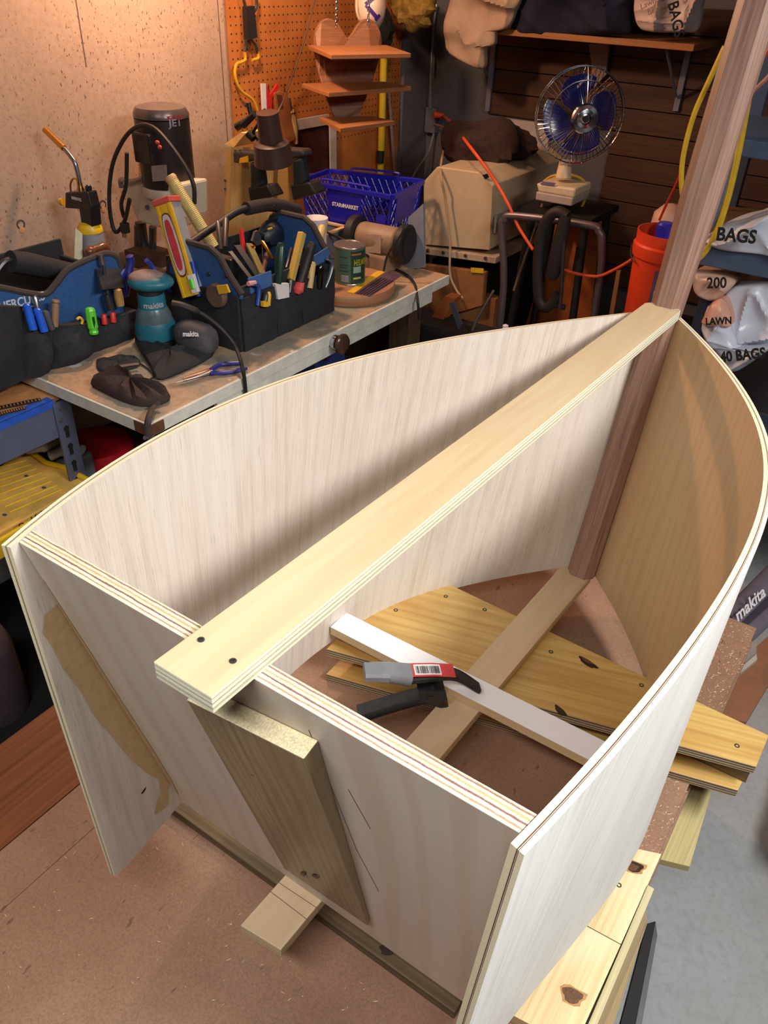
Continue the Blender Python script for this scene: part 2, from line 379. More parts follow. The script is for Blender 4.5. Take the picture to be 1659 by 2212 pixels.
# ================================================================ boat hull
W, WB, DB, HH, ZB, LS, LB = .27, .255, .119, .385, -.153, 1.1756, 1.0191
def sheer(t, off=0):
    w = W*(1-t)+.012*t+t*(1-t)*(.5132+.0608*t+.3589*t*t); return w+off, t*LS, HH+t*(.0999-.4752*t+.3248*t*t)+OZ
def chine(t, off=0):
    w = WB*(1-t)+.012*t+t*(1-t)*(.3896+.6335*t-.1977*t*t); return w+off, DB+t*(LB-DB), ZB+t*(-.0327-.1774*t+.1863*t*t)+OZ
TA_S, TA_C = -.0085, -.1463
def side_pt(side, q, s, off=0):
    a = V(chine(TA_C+(1-TA_C)*q)); b = V(sheer(TA_S+(1-TA_S)*q)); p = lerp(a, b, s)
    if off:
        e = 1e-3; q0 = min(max(q, e), 1-e)
        f = lambda qq, ss: lerp(V(chine(TA_C+(1-TA_C)*qq)), V(sheer(TA_S+(1-TA_S)*qq)), ss)
        n = (f(q0+e, s)-f(q0-e, s)).cross(V(sheer(TA_S+(1-TA_S)*q0))-V(chine(TA_C+(1-TA_C)*q0))); n.normalize()
        if n.x < 0: n = -n
        p = p + n*off
    p.x *= side; return p
def M_lauan(name, light, dark, streak, rough=.5, stain=None):
    m = wood(name, light, dark, rough, (11, 330), (streak, .6), .2, (.22, .58), rings=(1.1, 9, 9, .22, tuple(int(v*.86) for v in dark)), flecks=(tuple(int(v*.72) for v in dark), 26, 520, .66, .55))
    return m
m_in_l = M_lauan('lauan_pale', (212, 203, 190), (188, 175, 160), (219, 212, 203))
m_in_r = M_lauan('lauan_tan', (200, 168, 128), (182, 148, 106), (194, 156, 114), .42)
m_out = wood('lauan_white', (230, 228, 223), (196, 192, 187), .5, (5, 240), ((238, 237, 234), .6), .18, (.25, .6), flecks=((140, 132, 124), 12, 420, .69, .5))
m_side_edge = plyedge('side_edge', [(0, (218, 204, 172)), (.38, (212, 198, 166)), (.45, (72, 48, 46)), (.53, (206, 190, 160)), (.57, (92, 66, 58)), (.62, (222, 210, 182))], 2, .65, .05)
hull = thing('boat_hull', 'small unfinished plywood boat hull with transom and tall mahogany stem post', 'boat', (0, .55, .58))
TH = .0115; NQ, NS = 56, 10
def side(sd, m_inner):
    mb = MB(); qs = [1-(1-i/NQ)**1.25 for i in range(NQ+1)]; ss = [j/NS for j in range(NS+1)]
    inn = [[side_pt(sd, q, s) for s in ss] for q in qs]; out = [[side_pt(sd, q, s, TH) for s in ss] for q in qs]
    uv = [[(s*.53, q*1.35) for s in ss] for q in qs]
    mb.grid(inn, 0, uv=uv); mb.grid(out, 1, uv=uv)
    L = lambda i: qs[i]*1.35
    for i in range(NQ):
        for j in (0, NS): mb.face([inn[i][j], out[i][j], out[i+1][j], inn[i+1][j]], [(L(i), 0), (L(i), 1), (L(i+1), 1), (L(i+1), 0)], 2)
    for j in range(NS):
        for i in (0, NQ): mb.face([inn[i][j], out[i][j], out[i][j+1], inn[i][j+1]], [(ss[j]*.6, 0), (ss[j]*.6, 1), (ss[j+1]*.6, 1), (ss[j+1]*.6, 0)], 2)
    o = mb.build('side_panel', [m_inner, m_out, m_side_edge], hull, smooth=True); return o
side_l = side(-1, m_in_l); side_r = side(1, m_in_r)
side_l['label'] = 'pale curved plywood side with vertical grain'; side_r['label'] = 'tan curved plywood side, white outside'
# transom
TT = .019
m_tr = wood('transom_face', (214, 202, 188), (200, 186, 170), .5, (1.4, 22), ((200, 178, 154), .4), .03, (.2, .8), rings=(.9, 7, 7, .30, (188, 158, 128)))
m_edge_t = plyedge('transom_edge', [(0, (216, 206, 180)), (.15, (164, 132, 100)), (.23, (218, 208, 184)), (.38, (124, 92, 82)), (.47, (214, 202, 174)), (.60, (184, 156, 112)), (.70, (220, 210, 186)), (.82, (140, 108, 84)), (.90, (214, 202, 174))], 7, .75, 1.1)
def tr(sx, s, fwd):
    tq = fwd/LS if fwd else 0
    a = V(chine(0)); b = V(sheer(0))
    if fwd: a = V(chine(fwd/(LB-DB))); b = V(sheer(fwd/LS))
    p = lerp(a, b, s); p.x = (p.x-.0008)*sx; return p
c = []
for iz in (0, 1):
    for iy in (0, 1):
        for ix in (-1, 1): c.append(tr(ix, iz*.998, TT*iy))
trm = MB().hexa(c, 2, 1, 1).build('transom', [m_tr, m_edge_t], hull, bevel=.0006)
# glue smear along the left joint, pencil lines
t0, t1 = V(chine(0)), V(sheer(0)); t0.x *= -1; t1.x *= -1
tn = (V((1, 0, 0))).cross(t1-t0).normalized()
if tn.y > 0: tn = -tn
def on_tr(px, py, off=0):                     # point on the aft face of the transom
    a = _f + _r*((px-CX)/FPX) - _u*((py-CY)/FPX); k = (t0+tn*off-CAM).dot(tn)/a.dot(tn); return CAM+a*k
m_glue = plain('dried_glue', (192, 162, 120), .35, 0, .12, 90)
def on_side(px, py, sd):                      # point on the inner face of a side, near its aft end
    best = None
    a = (_f + _r*((px-CX)/FPX) - _u*((py-CY)/FPX)).normalized()
    for i in range(0, 161):
        for j in range(0, 61):
            p = side_pt(sd, i/640 if sd < 0 else i/160, j/60); d = p-CAM; e = (d-a*d.dot(a)).length
            if best is None or e < best[0]: best = (e, p)
    return best[1]
def smear(name, px, surf, off, mat, parent, nrm):
    pts = [surf(*q) for q in px]; c0 = sum(pts, V())/len(pts); mb = MB(); nrm = V(nrm)
    mb.raw([c0+nrm*off]+[p+nrm*off for p in pts], [(0, i+1, (i+1) % len(pts)+1) for i in range(len(pts))]); return mb.build(name, mat, parent)
nl = (side_pt(-1, .1, .5)-side_pt(-1, .1, .5, .01)).normalized()
QJ = lambda s_: lerp(-TA_C/(1-TA_C), -TA_S/(1-TA_S), s_)
gs = [(.82, .60), (.79, .86), (.75, .78), (.68, .68), (.58, .58), (.50, .50), (.40, .42), (.31, .33), (.22, .22), (.15, .14), (.105, .15), (.09, .30), (.06, .33), (.045, .22)]
A_ = [side_pt(-1, QJ(s_)*(1-w_-.03*math.sin(k*2.7)), s_)+nl*.0006 for k, (s_, w_) in enumerate(gs)]; B_ = [side_pt(-1, QJ(s_)*(.995 if s_ > .10 else 1-.04*(k-9)), s_)+nl*.0006 for k, (s_, w_) in enumerate(gs)]
MB().grid([A_, B_]).build('glue_smear', m_glue, side_l)
MB().grid([[tr(-1, s_, 0)+tn*.0006+V((.0012, 0, 0)) for s_ in (.9, .7, .5, .3, .15, .05)], [tr(-1, s_, 0)+tn*.0006+V((w_, 0, 0)) for s_, w_ in ((.9, .003), (.7, .008), (.5, .010), (.3, .014), (.15, .012), (.05, .006))]]).build('glue_bead', m_glue, trm)
m_pencil = plain('pencil', (96, 84, 78), .6)
for (a, b) in (((667, 1577), (770, 1835)), ((770, 1835), (818, 1925)), ((752, 1705), (800, 1790))):
    MB().tube([on_tr(*a, .0002), on_tr(*b, .0002)], .0004, 4).build('pencil_line', m_pencil, trm)
# knee board on the transom
m_knee = wood('knee_pine', (168, 152, 116), (134, 114, 80), .42, (4, 120), ((112, 92, 60), .5), .3, rings=(2, 20, 8, .4, (116, 96, 62)))
m_kend = plain('saw_cut_end', (226, 214, 176), .9, 0, .25, 420, .6)
K = [on_tr(402, 1512, .0195), on_tr(656, 1640, .0195), on_tr(794, 2000, .007), on_tr(613, 1876, .007)]
kd = tn*.0193; ke = tn*.0068
cc = [K[3], K[2], K[3]-ke, K[2]-ke, K[0], K[1], K[0]-kd, K[1]-kd]
kb = MB().hexa(cc, 2)
kb.m = [1 if (sum((kb.v[i] for i in f), V())/4-(cc[4]+cc[5]+cc[6]+cc[7])/4).length < 1e-4 else 0 for f in kb.f]
knee = kb.build('knee_board', [m_knee, m_kend], hull, bevel=.0015); knee['label'] = 'tapered olive-brown board on the transom'
knot(on_tr(655, 1888, .0102), .010, .003, 1.1, knee, True, tn, ring=False); knot(on_tr(682, 1893, .0102), .011, .0035, 1.0, knee, True, tn, ring=False); knot(on_tr(545, 1672, .0158), .004, .0025, .5, knee, True, tn, ring=False)
knot(on_side(308, 1706, -1), .005, .002, .2, side_l, True, nl, ring=False)
# stem post (mahogany): octagonal section swept along the raked stem line
m_mah = wood('mahogany', (164, 128, 110), (112, 80, 66), .5, (6, 190), ((142, 108, 94), .5), .25, (.3, .65))
s0, s1 = V((0, 1.004, .600)), V((0, 1.1756, 1.112)); sd_ = (s1-s0)
def stem_line(z): return s0 + sd_*((z-s0.z)/sd_.z) if z < 1.11 else s1 + V((0, (1.282-1.1756)/(1.56-1.112), 1))*(z-s1.z)
sec = [(-.017, -.030), (.017, -.030), (.033, -.013), (.033, .006), (.012, .028), (-.012, .028), (-.033, .006), (-.033, -.013)]
zz = [.603, .8, 1.0, 1.112, 1.3, 1.5, 1.75]
rings_ = []
for z in zz:
    p = stem_line(z); rings_.append([p+V((x*(1 if z > 1.14 else .86), y+.0, 0)) for x, y in sec])
mb = MB(); per = [0]
for k in range(8): per.append(per[-1]+(V((*sec[k], 0))-V((*sec[(k+1) % 8], 0))).length)
for i in range(len(zz)-1):
    for k in range(8):
        l = (k+1) % 8; mb.face([rings_[i][k], rings_[i][l], rings_[i+1][l], rings_[i+1][k]], [(zz[i], per[k]), (zz[i], per[k+1]), (zz[i+1], per[k+1]), (zz[i+1], per[k])])
mb.face(rings_[0][::-1]); mb.face(rings_[-1])
stem = mb.build('stem_post', m_mah, hull, bevel=.0008); stem['label'] = 'tall raked mahogany stem post'
# keel board and top board
m_birch = wood('birch_board', (206, 182, 150), (192, 164, 130), .42, (2.5, 50), ((224, 198, 166), .5), .04)
m_bedge = plyedge('board_edge', [(0, (190, 172, 136)), (.3, (150, 130, 100)), (.36, (198, 180, 146)), (.62, (156, 136, 104)), (.68, (202, 184, 150))], 3)
def plank(name, nl_, nr_, fl_, fr_, th, mats, parent, **k):
    b = [V(nl_), V(nr_), V(fl_), V(fr_)]; return MB().hexa([p-V((0, 0, th)) for p in b]+b, 1, 2, 1).build(name, mats, parent, **k)
keel = plank('keel_board', (-.062, .034, .630), (-.0005, .040, .630), (-.042, 1.0, .604), (.022, 1.0, .604), .018, [m_birch, m_bedge], hull, bevel=.0008)
m_birch2 = wood('birch_top', (208, 187, 152), (192, 167, 128), .36, (2.5, 50), ((210, 190, 156), .5), .04)
m_edge_top = plyedge('top_edge', [(0, (216, 212, 188)), (.2, (176, 174, 150)), (.34, (226, 222, 200)), (.52, (164, 158, 132)), (.6, (226, 222, 200)), (.8, (184, 176, 150)), (.86, (226, 222, 200))], 5)
def on_top(px, py): return at(px, py, z=1.1845)
topb = plank('top_board', (-.0275, -.046, 1.1845), (.0345, -.046, 1.1845), (-.036, 1.150, 1.130), (.030, 1.155, 1.130), .0185, [m_birch2, m_edge_top], hull, bevel=.0008)
topb['label'] = 'long straight board from transom to stem'
for q in ((434, 1381), (503, 1427)): screw(at(*q, z=1.1835), topb, .003)
screw(at(757, 1270, z=1.148), topb, .002)
# rough torn end at the stem
MB().prism([V((-.036, 1.150, 1.1303)), V((.030, 1.155, 1.1303)), V((.018, 1.166, 1.130)), V((-.012, 1.172, 1.1305)), V((-.026, 1.160, 1.131))], (0, 0, -.016)).build('broken_end', m_birch2, topb)
def zk(y): return .630-(.026)*(y-.034)/.966
for a, b in (((583, 1925), (668, 1990)), ((600, 1905), (690, 1965))):
    MB().tube([at(*a, z=.6303), at(*b, z=.6303)], .0004, 4).build('pencil_line', m_pencil, keel)
# ================================================================ white crosspiece and the spring clamp
wb = thing('white_batten', 'white laminate faced batten lying across the keel board inside the hull', 'batten', (0, .555, .616))
c = []
for z in (.6175, .6345):
    for y in (.531, .579):
        for x in (-.299, .297): c.append(V((x, y, z)))
MB().hexa(c, 0).build('core', wood('batten_core', (214, 190, 150), (196, 168, 126), .6), wb)
MB().hexa([p+V((0, 0, .0172)) if i < 4 else p+V((0, 0, .0012)) for i, p in enumerate(c)], 0).build('white_face', plain('white_laminate', (240, 238, 240), .28, 0, .02), wb)
cl = thing('spring_clamp', 'black spring clamp with grey grip and red barcode sticker holding white batten', 'clamp', at(930, 1500, z=.63))
m_cblk = plain('clamp_black', (42, 43, 46), .42, .2, .3, 80, .1); m_cgr = plain('clamp_grip', (122, 124, 130), .5)
tip = at(1033, 1490, z=.638); hb = at(787, 1452, z=.700); lt = at(776, 1542, z=.60); pv = at(925, 1502, z=.640); jr = at(985, 1458, z=.662); g1 = at(885, 1458, z=.688)
ax_ = (tip-hb); ax_.z = 0; ax_.normalize(); sdv = V((0, 0, 1)).cross(ax_).normalized()
def strap(pts, w, th, mat, name, parent, cap=True):
    """thick bent strip through pts, width along sdv"""
    pts = bez(pts, 8); mb = MB(); rows = []
    for i, p in enumerate(pts):
        d = (pts[min(i+1, len(pts)-1)]-pts[max(i-1, 0)]).normalized(); n = sdv.cross(d).normalized()
        ww = w if not isinstance(w, tuple) else lerp(w[0], w[1], i/(len(pts)-1)); tt = th if not isinstance(th, tuple) else lerp(th[0], th[1], i/(len(pts)-1))
        rows.append([p+sdv*(ww/2*a)+n*(tt/2*b) for a, b in ((-.75, 1), (.75, 1), (1, .5), (1, -.5), (.75, -1), (-.75, -1), (-1, -.5), (-1, .5))])
    mb.grid(rows, closeu=True); mb.face(rows[0]); mb.face(rows[-1][::-1]); return mb.build(name, mat, parent, smooth=True)
strap([g1+V((0, 0, -.003)), lerp(g1, jr, .5)+V((0, 0, .002)), jr, tip+V((0, 0, .004))], (.030, .022), (.016, .010), m_cblk, 'upper_jaw', cl)
strap([hb, lerp(hb, g1, .5)+V((0, 0, .003)), g1], (.034, .038), (.018, .024), m_cgr, 'grip', cl)
strap([lt, lerp(lt, pv, .55)+V((0, 0, .004)), pv+V((0, 0, .004))], (.032, .030), (.019, .018), m_cblk, 'lower_handle', cl)
strap([pv+V((0, 0, .012)), pv+ax_*.03+V((0, 0, -.028)), tip+V((-.02, -.02, -.052))], (.02, .018), (.02, .009), m_cblk, 'lower_jaw', cl)
MB().cyl(pv-sdv*.014+V((0, 0, .005)), pv+sdv*.014+V((0, 0, .005)), .007).build('pivot', plain('pivot_steel', (70, 70, 74), .35, .7), cl, smooth=True)
cheek = [pv+ax_*a+V((0, 0, b)) for a, b in ((-.02, .025), (.025, .022), (.03, .0), (.005, -.012), (-.015, -.004))]
for s_ in (-.0125, .0105): MB().prism([p+sdv*s_ for p in cheek], sdv*.002).build('cheek', m_cblk, cl)
up_ = V((0, 0, 1))
L0 = lerp(g1, jr, .02)+V((0, 0, .0112)); L1 = lerp(g1, jr, .95)+V((0, 0, .0100)); lm = lerp(L0, L1, .5)+V((0, 0, .002))
m_red = plain('sticker_red', (206, 62, 66), .4, 0, .04); m_wht = plain('sticker_white', (236, 234, 232), .4, 0, .03); m_ink = plain('ink', (30, 28, 28), .5, 0, .02)
stk = MB().grid([[p+sdv*.0150*k for k in (-1, 1)] for p in (L0, lm, L1)]).build('sticker', m_red, cl, solid=.0006)
W0, W1 = lerp(L0, lm, .14), lerp(lm, L1, .36)
MB().grid([[p+sdv*.0115*k+V((0, 0, .0006)) for k in (-1, 1)] for p in (W0, lm, W1)]).build('barcode_label', m_wht, stk, solid=.0003)
mb = MB(); rr_ = random.Random(3); t = .06
while t < .94:
    w_ = rr_.choice((.008, .012, .02, .028)); q0 = lerp(W0, W1, t)+V((0, 0, .0024)); q1 = lerp(W0, W1, min(t+w_, .96))+V((0, 0, .0024))
    mb.face([q0-sdv*.0095, q1-sdv*.0095, q1+sdv*.0070, q0+sdv*.0070]); t += w_+rr_.choice((.012, .018, .026))
b_ = mb.build('barcode', m_ink, stk); b_['kind'] = 'stuff'
# ================================================================ walls
XW, YB = -1.85, 3.35
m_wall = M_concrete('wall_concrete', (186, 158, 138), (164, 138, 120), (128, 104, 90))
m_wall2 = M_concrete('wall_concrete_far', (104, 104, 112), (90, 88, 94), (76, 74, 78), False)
yc = at(503, 200, x=XW).y
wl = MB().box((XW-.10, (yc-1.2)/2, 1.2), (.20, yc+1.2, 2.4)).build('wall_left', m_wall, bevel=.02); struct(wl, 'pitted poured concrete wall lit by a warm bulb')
m_line = plain('form_seam', (104, 82, 70), .9)
for (a, b) in (((160, -60), (181, 145)), ((470, -40), (489, 310))):
    p, q = at(*a, x=XW), at(*b, x=XW); MB().box(((XW-.0008), (p.y+q.y)/2, (p.z+q.z)/2), (.003, .004, abs(p.z-q.z))).build('form_seam', m_line, wl)
m_hole = plain('tie_hole_dark', (70, 58, 52), .9); m_plug = plain('tie_plug', (196, 150, 104), .8)
for q in ((45, 485), (222, 442)):
    p = at(*q, x=XW); MB().lathe(p+V((-.004, 0, 0)), (1, 0, 0), [(.014, 0), (.014, .0046), (.010, .0052), (.009, .0030), (0, .0030)], 14).build('tie_hole', m_hole, wl)
    MB().lathe(p+V((-.001, 0, -.015)), (1, 0, 0), [(.009, 0), (.009, .0022), (0, .003)], 10).build('tie_plug', m_plug, wl)
yp = at(868, 370, x=XW).y
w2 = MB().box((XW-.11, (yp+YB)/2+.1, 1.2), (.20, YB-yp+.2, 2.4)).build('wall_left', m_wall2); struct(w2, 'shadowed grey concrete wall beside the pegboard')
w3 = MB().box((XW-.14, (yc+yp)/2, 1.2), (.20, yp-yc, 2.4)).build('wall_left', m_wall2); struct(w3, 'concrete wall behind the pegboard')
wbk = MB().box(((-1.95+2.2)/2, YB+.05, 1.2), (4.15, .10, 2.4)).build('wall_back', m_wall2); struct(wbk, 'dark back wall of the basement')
# pegboard with rows of holes
def M_peg():
    m, nt, b = _base('pegboard', .6); n = _noise(nt, _coord(nt, 'Object', (1, 1, 1)), 7, 4)
    nt.links.new(_ramp(nt, n, [(.3, srgb((170, 98, 44))), (.7, srgb((196, 122, 60)))]), b.inputs['Base Color']); return m
pg = thing('pegboard', 'brown pegboard panel on the wall behind the heart shelf', 'pegboard', (XW-.02, (yc+yp)/2, .9))
MB().box((XW-.030, (yc+yp)/2, 1.45), (.006, yp-yc-.01, 1.5)).build('panel', M_peg(), pg)
mb = MB(); y = yc+.04
while y < yp-.02:
    z = 1.0
    while z < 1.75:
        mb.lathe((XW-.0270, y, z), (1, 0, 0), [(.0034, 0), (.0034, .0006), (0, .0006)], 6); z += .0254
    y += .0254
h_ = mb.build('peg_hole', plain('peg_dark', (58, 26, 10), .9), pg); h_['kind'] = 'stuff'
# wooden plank cladding on the back wall
m_clad = wood('cladding', (96, 60, 34), (66, 40, 22), .65, (3, 120), ((48, 28, 16), .6))
x0 = at(1058, 200, y=YB-.02).x; zt = at(1058, 80, y=YB-.02).z; zb_ = at(1070, 285, y=YB-.02).z
k = 0; z = .42
while z < 1.46:
    hgt = .092
    ln = 1.75 if z > zb_ else 1.15
    xs = x0 if z > zb_ else x0+.60
    MB().box((xs+ln/2, YB-.011+.0015*(k % 3), z+hgt/2), (ln, .02, hgt-.004), grain=0).build('plank', m_clad, wbk, bevel=.0015); z += hgt; k += 1
MB().box((at(1128, 300, y=YB-.02).x, YB-.012, at(1128, 292, y=YB-.02).z), (.26, .022, .12)).build('white_board', plain('dull_white_board', (190, 176, 170), .7), wbk)
# ================================================================ workbench
ZBn = .74
bx0, bx1, by0, by1 = -1.83, -.985, .735, 2.10
def M_bench():
    m, nt, b = _base('bench_top', .5); v = _coord(nt, 'Object', (1, 1, 1))
    n1 = _noise(nt, v, 4.5, 5, .6); n2 = _noise(nt, v, 70, 4, .7); n3 = _noise(nt, v, 14, 3, .5)
    c = _mix(nt, _ramp(nt, n1, [(.42, (0, 0, 0)), (.58, (1, 1, 1))]), srgb((140, 134, 120)), srgb((186, 152, 122)))
    c = _mix(nt, _ramp(nt, n2, [(.3, (.4,)*3), (.5, (0, 0, 0))]), c, srgb((92, 84, 74)))
    c = _mix(nt, _ramp(nt, n3, [(.70, (0, 0, 0)), (.74, (.8,)*3)]), c, srgb((206, 208, 206)))
    nt.links.new(c, b.inputs['Base Color']); _bump(nt, b, n2, .1); return m
m_bedge2 = plain('bench_edge_grey', (212, 212, 200), .5, 0, .14, 25); m_rust = plain('corner_rust', (92, 60, 38), .6, 0, .3, 60)
wbn = thing('workbench', 'long grey topped workbench against the concrete wall', 'workbench', ((bx0+bx1)/2, (by0+by1)/2, 0))
MB().box(((bx0+bx1)/2, (by0+by1)/2, ZBn-.015), (bx1-bx0, by1-by0, .03)).build('bench_top', M_bench(), wbn, bevel=.003)
MB().box((bx1+.003, (by0+by1)/2, ZBn-.017), (.008, by1-by0+.004, .032)).build('edge_strip', m_bedge2, wbn, bevel=.001)
MB().box(((bx0+bx1)/2, by0-.002, ZBn-.017), (bx1-bx0, .006, .032)).build('edge_strip', m_bedge2, wbn, bevel=.001)
MB().box((bx1-.004, (by0+.22+by1-.10)/2, ZBn-.052), (.012, by1-by0-.32, .034)).build('apron', m_bedge2, wbn, bevel=.001)
MB().box((bx1-.018, by0+.018, ZBn-.0175), (.052, .050, .032)).build('corner_patch', m_rust, wbn, bevel=.004)
for (x, y) in ((bx1-.09, by0+.32), (bx1-.09, by1-.12), (bx0+.06, by0+.1), (bx0+.06, by1-.1)):
    MB().box((x, y, (ZBn-.032)/2), (.08, .08, ZBn-.034)).build('leg', m_darkw, wbn)
MB().box((bx0+.40, (by0+by1)/2+.1, .30), (.6, by1-by0-.3, .02)).build('lower_shelf', m_darkw, wbn)
kp = at(722, 738, x=bx1+.008)
kn = thing('vise_knob', 'round dark bench knob with chrome collar on the workbench front edge', 'knob', kp)
MB().lathe(kp+V((.0008, 0, 0)), (1, 0, 0), [(.022, 0), (.022, .012), (.015, .016), (.015, .022)], 20).build('collar', plain('chrome', (190, 195, 200), .15, 1), kn, smooth=True)
MB().lathe(kp+V((.022, 0, 0)), (1, 0, 0), [(.02, 0), (.030, .003), (.031, .010), (.026, .016), (.012, .019), (0, .019)], 24).build('knob_cap', plain('bakelite', (70, 48, 38), .25, 0, .2), kn, smooth=True)
# ================================================================ things on the workbench
m_blk = plain('black_fabric', (36, 37, 42), .85, 0, .3, 120, .15); m_blu = plain('blue_fabric', (42, 84, 140), .8, 0, .18, 150, .12)
m_trim = plain('trim_brown_black', (60, 52, 50), .8); m_rub = plain('black_rubber', (34, 32, 32), .55); m_blkp = plain('black_plastic', (30, 30, 32), .35)
m_steel = plain('steel', (150, 150, 152), .3, .9); m_dsteel = plain('dark_steel', (92, 92, 96), .35, .8); m_brass = plain('brass', (206, 160, 84), .22, 1)
m_yel = plain('yellow_plastic', (228, 178, 40), .4); m_redp = plain('red_plastic', (204, 44, 44), .4); m_bluep = plain('blue_plastic', (40, 70, 170), .35)
m_navy = plain('navy_grip', (38, 48, 128), .3); m_green = plain('lime_plastic', (96, 210, 60), .35); m_teal = plain('teal_plastic', (38, 112, 132), .4)
m_handle = wood('ash_handle', (222, 194, 130), (204, 170, 106), .45); m_bluec = plain('blue_card', (66, 104, 160), .6); m_wht2 = plain('white_plastic', (226, 220, 222), .4, 0, .04)
m_gun = plain('gunmetal', (70, 68, 68), .4, .6)
def TP(pxs, ext, name, mat, parent, bevel=0, **pl):
    return MB().prism([at(*q, **pl) for q in pxs], ext).build(name, mat, parent, bevel=bevel)
def rod(name, mat, parent, p0, p1, prof, n=12, sq=1):
    """handle from p0 to p1; prof = (fraction, radius)"""
    p0, p1 = V(p0), V(p1); return MB().tube([lerp(p0, p1, t) for t, r in prof], [r for t, r in prof], n, squash=sq).build(name, mat, parent, smooth=True)
def tool(name, label, cat, base, grp=None): return thing(name, label, cat, base, grp)
GR = 'hand tools in the right tool bag'; GL = 'hand tools in the left tool bag'
# ---------- right tool bag
X0, X1, Y0, Y1 = -1.085, -1.375, 1.17, 1.575
bg = thing('tool_bag', 'open black and blue tool bag full of tools beside the can', 'tool bag', ((X0+X1)/2, (Y0+Y1)/2, ZBn))
def soft(poly, n, depth, name, mat, parent, bulge=.006, res=9):
    """pocket panel: quad p00 p10 p11 p01 bulging along n"""
    a, b, c, d = [V(p) for p in poly]; n = V(n); P = []; Q = []
    for i in range(res+1):
        r = []; q = []
        for j in range(res+1):
            u, v = i/res, j/res; p = lerp(lerp(a, b, u), lerp(d, c, u), v)
            w = math.sin(math.pi*u)*(.4+.6*math.sin(math.pi*min(1, v*1.2)))*bulge+.0015*math.sin(u*17+v*5)+.0012*math.sin(v*13-u*4)
            r.append(p+n*(depth+w)); q.append(p)
        P.append(r); Q.append(q)
    mb = MB(); mb.grid(P); mb.grid(Q)
    E = [[(P[i][0], Q[i][0]) for i in range(res+1)], [(P[i][res], Q[i][res]) for i in range(res+1)], [(P[0][j], Q[0][j]) for j in range(res+1)], [(P[res][j], Q[res][j]) for j in range(res+1)]]
    for e in E: mb.grid([[p for p, q in e], [q for p, q in e]])
    return mb.build(name, mat, parent, smooth=True)
hp = .150
MB().box(((X0+X1)/2, (Y0+Y1)/2, ZBn+.008), (X0-X1-.02, Y1-Y0-.02, .016)).build('base', m_blk, bg)
MB().box((X0-.012, (Y0+Y1)/2, ZBn+.095), (.008, Y1-Y0-.02, .16)).build('side_wall', m_blk, bg); MB().box((X1+.012, (Y0+Y1)/2, ZBn+.11), (.008, Y1-Y0-.02, .19)).build('side_wall', m_blk, bg)
cs = [0, .34, .62, 1]
for i in range(3):
    a, b = lerp(Y0, Y1, cs[i]), lerp(Y0, Y1, cs[i+1]); soft([(X0-.008, a, ZBn+.002), (X0-.008, b, ZBn+.002), (X0-.008, b, ZBn+hp-.010*i), (X0-.008, a, ZBn+hp-.008*i)], (1, 0, 0), .012, 'pocket', m_blk, bg, .010)
xm = lerp(X0, X1, .62)
soft([(X1+.005, Y0+.004, ZBn+.002), (xm-.004, Y0+.004, ZBn+.002), (xm-.004, Y0+.004, ZBn+.160), (X1+.005, Y0+.004, ZBn+.165)], (0, -1, 0), .012, 'pocket', m_blk, bg, .014)
soft([(xm, Y0+.004, ZBn+.002), (X0-.003, Y0+.004, ZBn+.002), (X0-.003, Y0+.004, ZBn+.155), (xm, Y0+.004, ZBn+.155)], (0, -1, 0), .012, 'pocket', m_blk, bg, .014)
def endp(y, nm):
    pts = []
    xa, xb = X1+.02, X0+.002
    for (u, zz) in ((0, .02), (1, .02), (1, .16), (.86, .20), (.74, .245), (.62, .262), (.30, .262), (.16, .245), (.03, .19), (0, .16)): pts.append(V((lerp(xa, xb, u), y, ZBn+zz)))
    e = MB().prism(pts, (0, .012, 0)).build('end_panel', m_blu, bg, bevel=.004)
    MB().tube([p+V((0, .006, 0)) for p in pts[2:]], .009, 8).build('trim', m_trim, e, smooth=True)
    return e
e1 = endp(Y0, 0); e2 = endp(Y1-.014, 1)
for dx in (450, 488): MB().ell(at(dx, 592 if dx < 470 else 596, y=Y0-.002), (.006, .003, .006)).build('rivet', m_blkp, e1, smooth=True)
# handle: two struts and a padded grip
H0, H1 = V((xm-.03, Y0+.03, ZBn+.245)), V((xm-.03, Y1-.03, ZBn+.245))
ga, gb = at(535, 450, x=xm-.03), at(640, 455, x=xm-.03)
MB().tube(bez([H0, lerp(H0, ga, .5)+V((0, -.004, .004)), ga, gb, lerp(gb, H1, .5)+V((0, .01, 0)), H1], 8), .0105, 10).build('handle', m_rub, bg, smooth=True)
MB().tube(bez([ga+V((0, -.006, 0)), lerp(ga, gb, .5)+V((0, 0, .014)), gb+V((0, .006, 0))], 8), .019, 12).build('grip', plain('grip_foam', (48, 40, 38), .9, 0, .3, 90, .3), bg, smooth=True)
# level
lv = tool('spirit_level', 'yellow spirit level with red end cap standing in the right tool bag', 'level', at(410, 640, y=1.135), GR)
la, lb = at(352, 440, y=1.16), at(412, 640, y=1.135); ld = (la-lb).normalized()
tc = (CAM-la); tc.z = 0; tc.normalize()
n1 = Matrix.Rotation(math.radians(-34), 3, 'Z') @ tc; n1 = (n1-ld*n1.dot(ld)).normalized(); rx = ld.cross(n1).normalized()
if rx.dot(_r) < 0: rx = -rx
RL = Matrix((rx, rx.cross(ld)*-1, ld)).transposed(); Ln = (la-lb).length
RL = Matrix((rx, -n1, ld)).transposed()
c_ = lerp(la, lb, .5)
MB().box(c_-n1*.022, (.050, .040, Ln), RL).build('body', plain('level_grey', (150, 150, 152), .4), lv, bevel=.001)
MB().box(c_+n1*.0005, (.053, .006, Ln), RL).build('yellow_face', m_yel, lv, bevel=.0015)
for k in (-1, 1): MB().box(c_+n1*.004+rx*.019*k, (.008, .002, Ln), RL).build('ridge', m_yel, lv, bevel=.0008)
